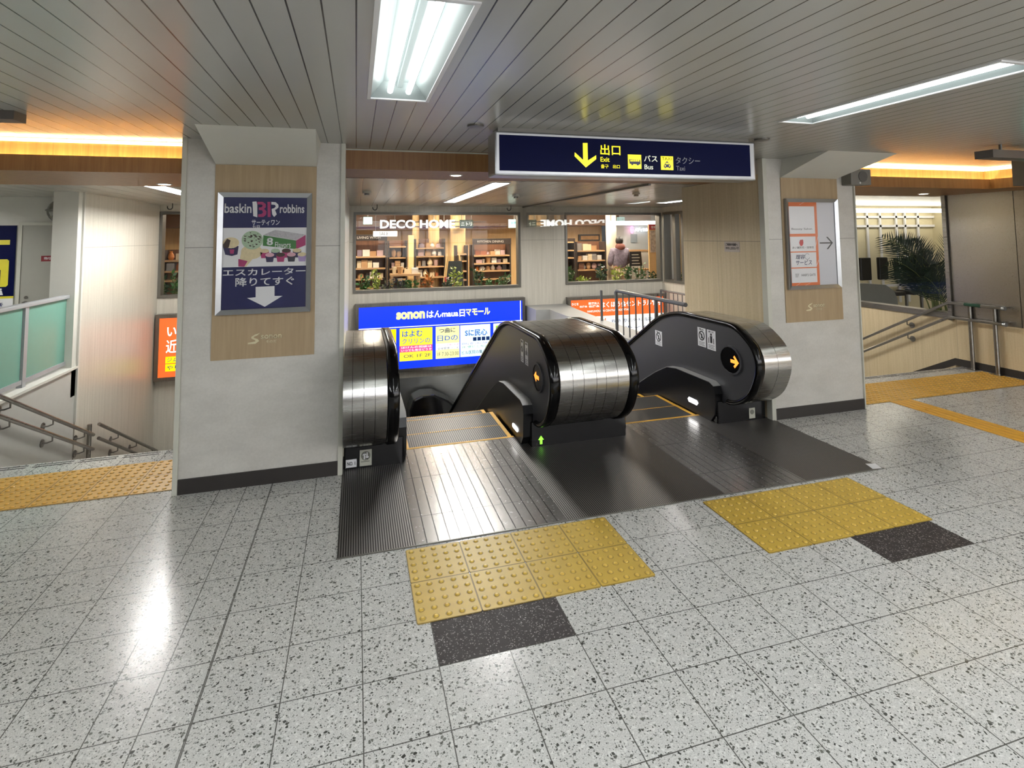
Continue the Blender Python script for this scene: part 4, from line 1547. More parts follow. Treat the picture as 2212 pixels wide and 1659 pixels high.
tL, fl, wl, hl, fcl = lightbox('orange_sign', 'lit orange sports gym sign above the left stairs, half hidden by pillar', -3.06, -1.7, -0.47, 0.56, 'f0702a', 0.78)
lt = lambda body, u0, v0, u1, v1, mat, bold=0.02: text('lettering', body, mat, fl, u0, v0, u1, v1, 0.003, bold, fcl)
lt('いい汗', 0.11, 0.62, 0.56, 0.80, E_W, 0.02)
lt('近道は', 0.10, 0.37, 0.57, 0.58, E_W, 0.015)
rect('yellow_tag', E_YB, fl, 0.10, 0.215, 0.62, 0.315, 0, 0.002, fcl)
rect('yellow_tag', E_YB, fl, 0.10, 0.09, 0.66, 0.20, 0, 0.002, fcl)
lt('ジム・ヨガ', 0.12, 0.235, 0.52, 0.30, E_DK, 0.01)
lt('やりたい', 0.12, 0.11, 0.50, 0.18, E_DK, 0.01)

# ------------------------------------------------------------------ smoke barrier, hooks, detectors
sb = thing('smoke_barrier', 'hanging glass smoke barrier along the lower ceiling, mirroring the shop sign', 'smoke barrier', (3.04, 4.6, ZL))
MB().box(3.037, 3.043, 2.36, BY, 1.9, ZL).build('pane', m_glass('barrier glass', ior=1.5, base=0.12), sb)
MB().box(3.025, 3.055, 2.36, BY, ZL - 0.02, ZL).build('top_channel', M_FRAME, sb)
for (hx, hy), lab in (((0.26, 6.6), 'black ceiling hook above the left end of the shop window'), ((2.62, 6.6), 'black ceiling hook above the right end of the shop window'), ((-2.80, 6.6), 'black ceiling hook above the left stairs')):
    pts = [(hx + 0.035, hy, ZL), (hx + 0.035, hy, ZL - 0.06)] + [(hx + 0.035 * math.cos(a), hy, ZL - 0.06 - 0.035 * math.sin(a)) for a in [PI * k / 6 for k in range(1, 7)]] + [(hx - 0.035, hy, ZL - 0.045)]
    tag(MB().tube(pts, 0.007, 8).build('ceiling_hook', M_PBLACK, smooth=True), lab, 'hook')
for (hx, hy), lab in (((0.08, 3.9), 'smoke detector in the lower ceiling left of the tube light'), ((2.05, 4.2), 'smoke detector in the lower ceiling right of the tube light'), ((3.55, 3.6), 'smoke detector on the ceiling right of the glass barrier')):
    t = thing('smoke_detector', lab, 'smoke detector', (hx, hy, ZL))
    MB().disc((hx, hy, ZL - 0.02), 0.05, 0.02, n=18).build('base', M_TRIM, t)
    MB().disc((hx, hy, ZL - 0.045), 0.03, 0.025, n=14).build('sensor', M_FRAME, t)

# ------------------------------------------------------------------ railing behind the right escalator
fe_ = thing('metal_railing', 'grey metal railing standing on the parapet behind the right escalator', 'railing', (3.4, 3.0, 0.42))
M_GREY = pbr('grey steel paint', '6a6b6d', 0.35, 0.5)
xr_ = 3.37
MB().tube([(xr_, 2.25, 0.985), (xr_, 3.86, 0.985), (xr_, 3.90, 0.96), (xr_, 3.90, 0.93)], 0.024, 10).build('top_rail', M_GREY, fe_, smooth=True)
for yv in (3.89, 2.86):
    MB().tube([(xr_, yv, 0.42), (xr_, yv, 0.97)], 0.022, 10).build('post', M_GREY, fe_, smooth=True)
yv = 3.70
while yv > 2.72:
    if min(abs(yv - 2.86), abs(yv - 2.05)) > 0.08:
        MB().tube([(xr_, yv, 0.42), (xr_, yv, 0.975)], 0.010, 8).build('baluster', M_GREY, fe_, smooth=True)
    yv -= 0.172
po = MB().tube([(3.62, 4.9, 0.42), (3.62, 4.9, 0.89)], 0.020, 10).build('railing_post', M_GREY, smooth=True)
tag(po, 'single grey post on the parapet left of the railing', 'railing post')
f2 = thing('metal_railing', 'short grey railing before the narrow side window, far right', 'railing', (5.8, 6.6, 0))
MB().tube([(5.86, 6.9, 0.62), (5.86, 5.9, 0.62)], 0.02, 8).build('top_rail', M_GREY, f2, smooth=True)
for k in range(7):
    MB().tube([(5.86, 6.9 - 0.15 * k, 0.62), (5.86, 6.9 - 0.15 * k, -0.5)], 0.02 if k == 0 else 0.009, 8).build('baluster', M_GREY, f2, smooth=True)

# ------------------------------------------------------------------ left stair handrails and green glass balustrade
gb = thing('glass_balustrade', 'green frosted glass balustrade with aluminium frame left of the stairs', 'balustrade', (-3.06, 3.0, 0.3))
xg = -3.16
MB().box(xg - 0.035, xg + 0.035, 1.2, 4.62, 1.095, 1.135).build('top_rail', M_GALU, gb, bevel=0.008)
MB().box(xg - 0.02, xg + 0.02, 1.2, 4.60, 0.36, 0.40).build('bottom_rail', M_GALU, gb)
for yv in (4.55, 3.60, 2.65, 1.7):
    MB().box(xg - 0.025, xg + 0.025, yv - 0.03, yv + 0.03, 0.28, 1.10).build('post', M_GALU, gb)
M_TEAL = pbr('green frosted glass', '6c9a8c', 0.25, var=0.03, spec=0.5)
for a, b_ in ((3.64, 4.51), (2.69, 3.56), (1.74, 2.61), (1.2, 1.66)):
    MB().box(xg - 0.006, xg + 0.006, a, b_, 0.40, 1.095).build('glass_panel', M_TEAL, gb)
struct(MB().box(-3.30, -3.06, 0.6, 4.5, 0.30, 0.325).build('trim_8', M_WHITE), 'white capping of the low wall')


def rail_pair(name, label, x, y0, z0, y1, z1, posts, brk, gap, wallx, flat=None):
    t = thing(name, label, 'handrail', (x, y0, z0))
    for dz in (0, -gap):
        pts = [(x, y0, z0 + dz), (x, y1, z1 + dz)]
        if flat:
            pts = [(x, flat, z0 + dz)] + pts
        MB().tube(pts, 0.019, 10).build('rail', M_RAIL, t, smooth=True)
        for yb in brk:
            zb = z0 + (z1 - z0) * (yb - y0) / (y1 - y0) + dz if yb > y0 else z0 + dz
            MB().tube([(x, yb, zb - 0.015), (x, yb, zb - 0.06), ((x + wallx) / 2, yb, zb - 0.075), (wallx, yb, zb - 0.075)], 0.008, 8).build('bracket', M_RAIL, t, smooth=True)
            MB().disc((wallx, yb, zb - 0.075), 0.04, 0.008 * (1 if x > wallx else -1), 0, 14).build('wall_plate', M_RAIL, t)
    for yp, zb, zt in posts:
        MB().tube([(x - (0.05 if wallx < x else -0.05), yp, zb), (x - (0.05 if wallx < x else -0.05), yp, zt)], 0.024, 10).build('post', M_RAIL, t, smooth=True)
    return t


rail_pair('stair_handrail', 'double steel handrail on the white wall down the left stairs', -2.99, 2.3, 0.735, 4.78, -0.54, [(2.93, -0.35, 0.36), (4.80, -1.5, -0.42)], (3.1, 3.85, 4.55), 0.165, -3.08)
rail_pair('stair_handrail', 'lower double steel handrail on the beige wall of the left stairs', -2.99, 4.92, -0.46, 7.0, -1.53, [], (5.5, 6.15, 6.8), 0.165, -3.08)
rr = rail_pair('stair_handrail', 'double steel handrail with green grip at the right stair head', 7.41, 2.42, 0.815, 4.6, -0.35, [(2.20, 0.0, 0.83), (1.92, 0.0, 0.83)], (3.0, 3.9), 0.19, 7.5, flat=1.80)
MB().tube([(7.41, 2.22, 0.815), (7.41, 2.03, 0.815)], 0.021, 10).build('grip_sleeve', pbr('dark green sleeve', '10402c', 0.4), rr, smooth=True)
for yp in (2.20, 1.92):
    m = MB().box(7.39, 7.53, yp - 0.06, yp + 0.06, 0, 0.008)
    m.build('foot_plate', M_RAIL, rr)
MB().tube([(7.41, 1.80, 0.815), (7.41, 1.765, 0.815)], 0.026, 12).build('end_cap', M_ALU, rr, smooth=True)
MB().tube([(7.41, 1.80, 0.625), (7.41, 1.765, 0.625)], 0.026, 12).build('end_cap', M_ALU, rr, smooth=True)

# ------------------------------------------------------------------ left corridor: door, lift sign, mirror
struct(MB().box(-8, -3.2, 5.4, 5.5, 0, ZL).build('wall_corridor', M_WHITE), 'white corridor wall behind the balustrade')
struct(MB().box(-3.32, -3.08, 4.40, 4.50, 0, ZL).build('wall_corridor', M_WHITE), 'white wall end beside the stair wall')
d1 = struct(MB().slab(-4.11, -3.25, 0, 1.98, [(-4.07, -3.29, 0, 1.94)], 5.375, 5.4, 1).build('door_1', M_TRIM), 'grey service door in the left corridor')
MB().box(-4.07, -3.29, 5.382, 5.398, 0.01, 1.94).build('leaf', pbr('door grey', '9c9b92', 0.45, var=0.03), d1)
MB().tube([(-4.0, 5.382, 0.97), (-4.0, 5.33, 0.97)], 0.022, 12).build('door_knob', M_RAIL, d1, smooth=True)
MB().disc((-4.0, 5.375, 1.04), 0.02, 0.008, 1, 12).build('door_lock', M_RAIL, d1)
fd = Frame((-3.78, 5.38, 1.52), (1, 0, 0), (0, 0, 1))
s = rect('door_sign', pbr('sign dark red', '7c1420', 0.4), fd, -0.08, -0.035, 0.28, 0.035, 0, 0.003, d1)
text('lettering', '制 御 室', M_PWHITE, fd, -0.05, -0.015, 0.22, 0.02, 0.004, 0.0, s)
ls = thing('lift_sign', 'navy lift direction sign with yellow arrow and pictogram beside the door', 'sign', (-4.4, 5.39, 1.4))
fl2 = Frame((-4.135, 5.395, 0.84), (1, 0, 0), (0, 0, 1))
LSF = rect('face', M_NAVY, fl2, -0.7, 0.22, 0, 1.10, 0, 0.01, ls)
rect('white_panel', M_PWHITE, fl2, -0.7, 0.0, 0, 0.20, 0, 0.01, ls)
rect('yellow_rule', pbr('sign yellow', 'd8cc30', 0.4), fl2, -0.7, 0.195, 0, 0.222, 0, 0.011, ls)
SYL = pbr('sign yellow', 'd8cc30', 0.4)
poly('arrow', SYL, fl2, [(-0.06, 0.86), (-0.06, 0.92), (-0.28, 0.92), (-0.18, 1.03), (-0.26, 1.03), (-0.40, 0.89), (-0.26, 0.75), (-0.18, 0.75), (-0.28, 0.86)], 0.01, 0.012, LSF)
poly('pictogram_field', SYL, fl2, [(-0.42, 0.36), (-0.40, 0.34), (-0.08, 0.34), (-0.06, 0.36), (-0.06, 0.66), (-0.08, 0.68), (-0.40, 0.68), (-0.42, 0.66)], 0.01, 0.012, LSF)
m = MB()
poly(None, None, fl2, [(-0.24, 0.56), (-0.21, 0.56), (-0.21, 0.62), (-0.17, 0.60), (-0.17, 0.62), (-0.225, 0.66), (-0.28, 0.62), (-0.28, 0.60), (-0.24, 0.62)], 0.012, 0.014, mb=m)
for a, b_, c, d in ((-0.33, 0.36, -0.31, 0.55), (-0.16, 0.36, -0.14, 0.55), (-0.33, 0.53, -0.14, 0.55), (-0.33, 0.36, -0.14, 0.38)):
    rect(None, None, fl2, a, b_, c, d, 0.012, 0.014, mb=m)
poly(None, None, fl2, circ((-0.235, 0.50), 0.017, 10), 0.012, 0.014, mb=m)
poly(None, None, fl2, [(-0.265, 0.43), (-0.25, 0.48), (-0.22, 0.48), (-0.205, 0.43), (-0.22, 0.43), (-0.225, 0.385), (-0.245, 0.385), (-0.25, 0.43)], 0.012, 0.014, mb=m)
m.build('lift_pictogram', M_PNAVY, LSF)
text('lettering', 'ゆき', M_PNAVY, fl2, -0.27, 0.08, -0.10, 0.15, 0.012, 0.01, ls)
text('lettering', '▲', M_PWHITE, fl2, -0.33, 0.74, -0.27, 0.79, 0.012, 0.0, LSF)
m = MB()
for k in range(3):
    cx = -0.28 + 0.075 * k
    poly(None, None, fl2, circ((cx, 0.31), 0.012, 8), 0.01, 0.012, mb=m)
    poly(None, None, fl2, [(cx - 0.02, 0.24), (cx + 0.025, 0.24), (cx + 0.01, 0.295), (cx - 0.01, 0.295)], 0.01, 0.012, mb=m)
m.build('user_pictograms', M_PWHITE, LSF)
mr = thing('corner_mirror', 'grey half dome mirror on the corridor wall above the service door', 'mirror', (-3.62, 5.3, 2.05))
MB().ball((-3.62, 5.38, 2.12), 0.17, 20, 12, 1.15, 1.0, 1.0).build('dome', m_steel('mirror dome', '8c8c88', 0.12, axis=2), mr, smooth=True)
MB().disc((-3.62, 5.38, 2.12), 0.205, 0.02, n=24).build('rim', M_FRAME, mr)

# ------------------------------------------------------------------ right: speaker, hanging signs, office behind the glazing, palm
sp = thing('wall_speaker', 'grey box loudspeaker on the right pillar just below the wedge', 'loudspeaker', (4.8, 1.3, 2.3))
MB().box(4.665, 4.92, 1.30, 1.42, 2.215, 2.375).build('cabinet', pbr('speaker grey', '77756f', 0.5), sp, bevel=0.01)
MB().disc((4.81, 1.30, 2.30), 0.055, -0.006, 1, 24).build('grille', pbr('speaker grille', '5d5b57', 0.7), sp)
MB().disc((4.77, 1.30, 2.235), 0.008, -0.006, 1, 10).build('indicator', M_PWHITE, sp)
h1 = thing('hanging_sign', 'dark hanging sign seen edge on under the right ceiling', 'sign', (5.3, 0.3, H))
MB().box(4.95, 6.4, 0.22, 0.36, 2.345, 2.41).build('housing', pbr('dark grey box', '55504c', 0.5), h1)
for xx in (5.15, 5.7, 6.2):
    MB().tube([(xx, 0.29, 2.41), (xx, 0.29, H)], 0.012, 8).build('hanger', M_FRAME, h1)
h2 = thing('exit_light', 'green lit emergency exit sign at the right edge of the view', 'sign', (6.1, 0.55, 2.3))
MB().box(5.86, 6.3, 0.55, 0.65, 2.16, 2.43).build('housing', M_FRAME, h2)
frx = Frame((5.89, 0.55, 2.185), (1, 0, 0), (0, 0, 1))
rect('face', emit('exit green', '3fd0b0', 1.2), frx, 0, 0, 0.39, 0.22, 0, 0.004, h2)
h3 = thing('hanging_sign', 'grey hanging sign box at the upper left edge', 'sign', (-2.1, 0.7, H))
MB().box(-2.6, -1.86, 0.68, 0.80, 2.415, H).build('housing', pbr('dark grey box', '55504c', 0.5), h3)

# office beyond the glazing (rooms x > 7.6)
M_OFF = pbr('office cream', 'd9cfae', 0.5, var=0.03)
struct(MB().box(12.6, 12.7, 1.5, 14, 0, 2.4).build('wall_office', M_OFF), 'cream office wall')
struct(MB().box(7.7, 12.7, 13.0, 13.1, 0, 2.4).build('wall_office', M_OFF), 'cream office end wall')
struct(MB().box(7.62, 13, 2.45, 14, 2.42, 2.44).build('ceiling', M_BROWN), 'brown office ceiling')
part = struct(MB().box(9.0, 12.6, 6.4, 6.46, 0, 2.35).build('wall_partition', M_OFF), 'cream glazed partition of the office')


def upright(px, w, zt, name, mat, y=6.38, zb=0.2):
    p = at(px, 550, y)
    return MB().box(p.x - w / 2, p.x + w / 2, y - 0.03, y, zb, zt).build(name, mat, part)


for px in (1845, 1875, 1903, 1938, 1957, 1985):
    upright(px, 0.05, 2.2, 'mullion', M_PWHITE)
for pz in (2.05, 1.85, 0.55):
    MB().box(9.0, 12.6, 6.35, 6.38, pz, pz + 0.05).build('transom', M_PWHITE, part)
ol = thing('ceiling_light', 'long bright linear light in the office above the palm', 'ceiling light', (10.5, 6.0, 2.3))
a, b_ = at(1830, 458, 6.0), at(2052, 448, 6.0)
MB().box(a.x, b_.x, 5.9, 6.0, a.z - 0.01, a.z + 0.07).build('diffuser', emit('office linear light', (1.0, 0.95, 0.82), 6.0), ol)
for k, (px, w, hgt) in enumerate(((1868, 0.28, 0.62), (1906, 0.24, 0.62), (1936, 0.08, 0.60), (1968, 0.42, 0.6))):
    p = at(px, 600, 6.0)
    t = thing('office_chair', ['black office chair at the left behind the glazing', 'black office chair second from the left behind the glazing', 'narrow black office chair beside the white mullion', 'black office chair half hidden by the palm'][k], 'chair', (p.x, 6.0, 0))
    MB().box(p.x - w / 2, p.x + w / 2, 5.95, 6.02, 0.75, 0.75 + hgt * 0.75).build('backrest', M_PBLACK, t, bevel=0.02)
    MB().box(p.x - w / 2, p.x + w / 2, 5.6, 6.0, 0.45, 0.53).build('seat', M_PBLACK, t, bevel=0.02)
    MB().tube([(p.x, 5.8, 0.05), (p.x, 5.8, 0.46)], 0.03, 8).build('pedestal', M_FRAME, t)
    MB().disc((p.x, 5.8, 0), min(0.22, w * 0.6), 0.05, 2, 14).build('base', M_PBLACK, t)
# curved reception counter
p = at(1885, 655, 4.4)
cnt = thing('counter', 'grey rounded counter end behind the glazing left of the palm', 'counter', (p.x, 4.4, 0))
m = MB().prism([(7.72, 0.0), (7.72, 0.88), (p.x - 0.2, 0.88), (p.x + 0.25, 0.84), (p.x + 0.42, 0.74), (p.x + 0.5, 0.6), (p.x + 0.5, 0.0)], 4.35, 4.8, 1)
m.build('body', pbr('counter grey', '8a8a82', 0.35), cnt, tri=True)

# palm
pb = Vector((8.0, 2.95, 0.0))
palm = thing('potted_palm', 'tall feathery palm behind the glazing beside the steel wall', 'plant', pb)
M_PALM = pbr('palm green', '122a17', 0.5, var=0.4, scale=25)
M_STEM = pbr('palm stem', '5f6b3a', 0.6, var=0.3)
MB().tube([(pb.x, pb.y, 0), (pb.x, pb.y, 0.35)], [0.17, 0.21], 20).build('pot', pbr('pot brown', '4a382c', 0.6), palm)
rnd = random.Random(11)
for k in range(16):
    ang = rnd.uniform(0.55, 1.15) * PI if k < 12 else rnd.uniform(0, 2 * PI)
    lean = rnd.uniform(0.35, 0.95)
    hgt = rnd.uniform(1.2, 2.05)
    base = pb + Vector((rnd.uniform(-0.1, 0.1), rnd.uniform(-0.1, 0.1), 0.3))
    pts = []
    for s_ in range(9):
        t = s_ / 8
        r_ = lean * t ** 1.9
        pts.append(base + Vector((math.cos(ang) * r_, math.sin(ang) * r_ * 0.5, (hgt - 0.3) * (t - 0.22 * t ** 3))))
    stem = MB().tube(pts, [0.011 - 0.001 * i for i in range(9)], 6).build('stem', M_STEM, palm, smooth=True)
    lf = MB()
    for s_ in range(20):
        t = 0.45 + 0.55 * s_ / 19
        i = min(int(t * 8), 7)
        p_ = pts[i].lerp(pts[i + 1], t * 8 - i)
        d = (pts[i + 1] - pts[i]).normalized()
        side = d.cross(Vector((0.2, 1.0, 0.1))).normalized()
        ln = 0.36 * math.sin(PI * (0.25 + 0.7 * (t - 0.45) / 0.55))
        for sg_ in (-1, 1):
            tip = p_ + side * sg_ * ln * 0.75 + d * ln * 0.75 + Vector((0, 0.05 * sg_, -0.06 * ln))
            mid = p_.lerp(tip, 0.45) + Vector((0, 0, 0.008))
            wv = d * 0.010
            lf.add([p_ - wv * 0.5, p_ + wv * 0.5, mid + wv, tip, mid - wv], [(0, 1, 2, 3, 4)])
    lf.build('frond', M_PALM, palm)

# ------------------------------------------------------------------ the shops behind the back wall
SY0 = BY + 0.12
M_SWOOD = m_wood('shop wall wood', 'cda66c', 'e0bf88')
struct(MB().box(-8, 12.5, SY0, 14, -0.2, 0).build('floor', pbr('shop floor', '8a7458', 0.3)), 'shop floor')
struct(MB().box(-8, 12.5, SY0, 14, 2.42, 2.5).build('ceiling', M_BROWN), 'brown shop ceiling')
struct(MB().box(-8, 6.75, 10.4, 11.5, 2.0, 2.42).build('ceiling_soffit', pbr('dark brown soffit', '54381f', 0.6)), 'dark brown soffit at the back of the shop')
struct(MB().box(-8, 6.75, 11.5, 11.6, 0, 2.42).build('wall_shop', M_SWOOD), 'warm wood wall of the shop')
struct(MB().box(-8, 12.5, SY0, SY0 + 0.3, 0, 0.70).build('wall_planter', pbr('planter grey', '7a776e', 0.5)), 'planter ledge behind the shop windows')
struct(MB().box(6.75, 10.5, 11.0, 11.1, 0, 2.42).build('wall_shop', pbr('clinic white', 'dfe3e2', 0.5, var=0.03)), 'white clinic wall')
M_SHELF = pbr('dark shelf wood', '2c2019', 0.5, var=0.2)
M_SHELF2 = m_wood('shelf board', 'a8835a', 'c29a6c', axis=0)

# shop lamps
rnd = random.Random(5)
spots = [(-2.6, 9.2), (0.3, 9.4), (1.7, 8.6), (2.7, 9.6), (3.6, 9.0), (0.9, 10.6), (2.3, 10.8), (4.5, 10.2), (-1.2, 9.8), (5.6, 9.6), (6.6, 9.0), (0.2, 7.9), (1.5, 7.9), (2.8, 7.9), (4.4, 8.1), (5.3, 8.2)]
M_SPOT = emit('shop downlight', (1.0, 0.88, 0.70), SPOT)
first = None
for x, y in spots:
    if first is None:
        first = thing('downlight', 'round warm downlight in the shop ceiling behind the glass, set partly added as fill', 'downlight', (x, y, 2.42), 'shop ceiling downlights')
        MB().disc((x, y, 2.405), 0.09, 0.015, n=18).build('rim', M_PWHITE, first)
        MB().disc((x, y, 2.40), 0.07, 0.008, n=18).build('lens', M_SPOT, first)
    else:
        copy_tree(first, (x, y, 2.42))
cl = thing('ceiling_light', 'bright long linear light along the clinic front', 'ceiling light', (6.6, 8.9, 2.2))
a, b_ = at(1318, 482, 9.2), at(1428, 474, 9.2)
MB().box(a.x, b_.x, 9.2, 9.3, a.z - 0.05, a.z + 0.05).build('diffuser', emit('clinic linear light', (1, 0.97, 0.88), 7.0), cl)

# illuminated letters
DL = thing('shop_letters', 'glowing white shop name letters hanging in the left window', 'sign', (1.2, 9.0, 2.0))
a, b_ = at(821, 494, 9.0), at(982, 475, 9.0)
fD = Frame((0, 9.0, 0), (1, 0, 0), (0, 0, 1))
text('lettering', 'DECO HOME', emit('lit letters', (0.95, 1.0, 1.0), 1.5), fD, a.x, a.z + 0.005, b_.x, b_.z, 0.0, 0.02, DL, 0.05)
MB().box(a.x - 0.1, b_.x + 0.7, 9.03, 9.05, a.z + 0.03, a.z + 0.05).build('support_bar', M_SHELF, DL)
MB().box(a.x - 0.1, b_.x + 0.7, 9.03, 9.05, a.z + 0.13, a.z + 0.15).build('support_bar', M_SHELF, DL)
c, d = at(993, 493, 8.98), at(1022, 475, 8.98)
ns = thing('shop_sign', 'small dark green plate sign right of the glowing letters', 'sign', ((c.x + d.x) / 2, 8.98, c.z))
MB().box(c.x, d.x, 8.96, 9.0, c.z, d.z).build('plate', pbr('sign dark green', '1c2e24', 0.4), ns)
for xx in (c.x + 0.04, d.x - 0.04):
    MB().tube([(xx, 8.98, d.z), (xx, 8.98, 2.42)], 0.006, 6).build('hanger', M_FRAME, ns)
    MB().tube([(xx - 0.6, 9.04, a.z + 0.14), (xx - 0.6, 9.04, 2.42)], 0.006, 6).build('hanger', M_FRAME, DL)
fN = Frame((0, 8.96, 0), (1, 0, 0), (0, 0, 1))
text('lettering', 'ニトリ', emit('lit soft white', 'd8e0d0', 0.9), fN, c.x + 0.03, c.z + 0.05, d.x - 0.03, d.z - 0.05, 0.001, 0.01, ns)


def exitbox(px0, py0, px1, py1, y, label, words):
    c, d = at(px0, py1, y), at(px1, py0, y)
    t = thing('exit_light', label, 'sign', ((c.x + d.x) / 2, y, c.z))
    MB().box(c.x, d.x, y, y + 0.06, c.z, d.z).build('face', emit('lit pale aqua', 'bff0ee', 1.2), t)
    fx_ = Frame((c.x, y, c.z), (1, 0, 0), (0, 0, 1))
    MB().tube([((c.x + d.x) / 2, y + 0.03, d.z), ((c.x + d.x) / 2, y + 0.03, 2.42)], 0.01, 6).build('hanger', M_FRAME, t)
    w, h = d.x - c.x, d.z - c.z
    text('lettering', words, pbr('exit print green', '1d8a78', 0.4), fx_, w * 0.15, h * 0.45, w * 0.85, h * 0.75, 0.002, 0.01, t)
    return t


exitbox(785, 469, 804, 484, 8.6, 'pale lit exit box at the left of the shop window', '出口')
exitbox(1100, 474, 1124, 492, 8.0, 'pale lit exit box at the right end of the left shop window', '非常口')
exitbox(1315, 477, 1326, 492, 8.4, 'small pale lit exit box above the white column', '出口')

# wooden columns in the shop
for px, y, r_, lab in ((989, 9.4, 0.17, 'round pale wooden column right of the shop letters'), (937, 9.9, 0.13, 'slim round wooden column under the shop letters'), (898, 9.9, 0.08, 'thin round wooden column left of centre in the shop')):
    p = at(px, 500, y)
    t = MB().tube([(p.x, y, 0), (p.x, y, 2.42)], r_, 24).build('column', M_SWOOD, smooth=True)
    tag(t, lab, 'column')
p, q = at(882, 580, 8.5), at(894, 508, 8.5)
t = MB().box(p.x, q.x, 8.5, 8.6, 0, q.z).build('display_post', pbr('pale pine', 'e0bd83', 0.5), bevel=0.01)
tag(t, 'tall pale pine display post in the middle of the shop', 'post')
p = at(1320, 500, 9.6)
t = MB().tube([(p.x, 9.6, 0), (p.x, 9.6, 2.42)], 0.13, 24).build('column', pbr('white column', 'e8dcc2', 0.5), smooth=True)
tag(t, 'round white column between the shop and the clinic', 'column')

PALETTE = [pbr('goods %s' % n, c_, 0.6, var=0.2, scale=20) for n, c_ in (('white', 'ddd6c8'), ('cream', 'd9c6a2'), ('tan', 'b08a60'), ('brown', '6a4630'), ('rust', '94532c'), ('grey', '8a8580'), ('charcoal', '3a3634'), ('rose', 'b89a96'), ('orange', 'c4742e'), ('mauve', '8a7a84'))]


def shelf_unit(label, px0, px1, rows, y, pytop, header, d=0.35):
    """shelf standing in the shop, its boards at the photo rows"""
    A, B = at(px0, 560, y), at(px1, 560, y)
    zt = at((px0 + px1) / 2, pytop, y).z
    t = thing('display_shelf', label, 'shelf', ((A.x + B.x) / 2, y, 0))
    MB().box(A.x, B.x, y + d, y + d + 0.02, 0, zt).build('back', m_wood('shelf back', '5a3a26', '7a5236'), t)
    for xx in (A.x, B.x - 0.03):
        MB().box(xx, xx + 0.03, y, y + d, 0, zt).build('side_panel', M_SHELF, t)
    zs = []
    for r_ in rows:
        z = at((px0 + px1) / 2, r_, y).z
        zs.append(z)
        MB().box(A.x + 0.03, B.x - 0.03, y + 0.01, y + d, z - 0.03, z).build('board', M_SHELF2, t)
    if header:
        MB().box(A.x, B.x, y - 0.02, y + 0.02, zt, zt + 0.13).build('header_board', M_SHELF, t)
        fh = Frame((A.x, y - 0.02, zt), (1, 0, 0), (0, 0, 1))
        w = B.x - A.x
        text('lettering', header, pbr('header print', 'c8c0b4', 0.5), fh, w * 0.12, 0.04, w * 0.8, 0.09, 0.001, 0.0, t)
    return A.x + 0.05, B.x - 0.05, zs, y


PROTO = {}


def goods(kind, mat, loc, s, label, group):
    """one product; every kind is built once and copied"""
    key = (kind, mat.name)
    if key not in PROTO:
        m = MB()
        if kind == 'box':
            m.box(-0.5, 0.5, -0.5, 0.5, 0, 1)
        elif kind == 'jar':
            m.tube([(0, 0, 0), (0, 0, 0.7), (0, 0, 0.82), (0, 0, 1.0)], [0.5, 0.5, 0.34, 0.34], 12)
        elif kind == 'vase':
            m.tube([(0, 0, 0), (0, 0, 0.3), (0, 0, 0.6), (0, 0, 0.85), (0, 0, 1.0)], [0.3, 0.5, 0.42, 0.2, 0.26], 12)
        elif kind == 'cushion':
            m.ball((0, 0, 0.5), 0.5, 12, 8, 1.1, 0.6, 1.0)
        elif kind == 'basket':
            m.tube([(0, 0, 0), (0, 0, 0.95), (0, 0, 1.0)], [0.4, 0.5, 0.52], 14)
        elif kind == 'frame':
            m.slab(-0.5, 0.5, 0, 1, [(-0.4, 0.4, 0.1, 0.9)], -0.08, 0.08, 1)
            m.box(-0.4, 0.4, 0.0, 0.02, 0.1, 0.9)
        elif kind == 'bag':
            m.prism([(-0.45, 0), (0.45, 0), (0.38, 0.72), (-0.38, 0.72)], -0.15, 0.15, 1)
            m.tube([(-0.2, 0, 0.7), (-0.18, 0, 0.95), (0.18, 0, 0.95), (0.2, 0, 0.7)], 0.03, 6)
        elif kind == 'towel':
            m.box(-0.5, 0.5, -0.5, 0.5, 0.0, 0.30).box(-0.49, 0.49, -0.5, 0.5, 0.33, 0.63).box(-0.5, 0.5, -0.5, 0.5, 0.66, 1.0)
        names = dict(box='goods_box', jar='jar', vase='vase', cushion='cushion', basket='basket', frame='picture_frame', bag='tote_bag', towel='folded_towels')
        o = m.build(names[kind], mat, smooth=kind in ('jar', 'vase', 'cushion', 'basket'), bevel=0.03 if kind == 'cushion' else 0)
        PROTO[key] = o
        first_use = True
    else:
        o = PROTO[key].copy()
        COL.objects.link(o)
    o.location = loc
    o.scale = s
    tag(o, label, {'box': 'box', 'jar': 'jar', 'vase': 'vase', 'cushion': 'cushion', 'basket': 'basket', 'frame': 'frame', 'bag': 'bag', 'towel': 'towels'}[kind], group)
    return o


CN = {m.name: m.name.replace('goods ', '') for m in PALETTE}


def fill(row, x0, x1, y, z, hmax, kinds, where, seed, dens=1.15):
    r = random.Random(seed)
    hmax = min(hmax, 0.125 if ('right shop' in where or 'low stand' in where) else 0.185)
    x = x0 + 0.03
    while x < x1 - 0.06:
        kd = r.choice(kinds)
        w = r.uniform(0.07, 0.16)
        if x + w > x1:
            break
        h_ = hmax * r.uniform(0.55, 0.95)
        mt = r.choice(PALETTE + PALETTE[:3] * 3)
        nm = dict(box='boxed product', jar='jar', vase='vase', cushion='cushion', basket='basket', frame='framed picture', bag='tote bag', towel='stack of folded towels')[kd]
        lab = '%s %s on %s' % (CN[mt.name], nm, where)
        goods(kd, mt, (x + w / 2, y + 0.14, z), (w * 0.9, min(w, 0.14), h_), lab, lab + ' group')
        x += w * r.uniform(1.02, 1.3) / dens


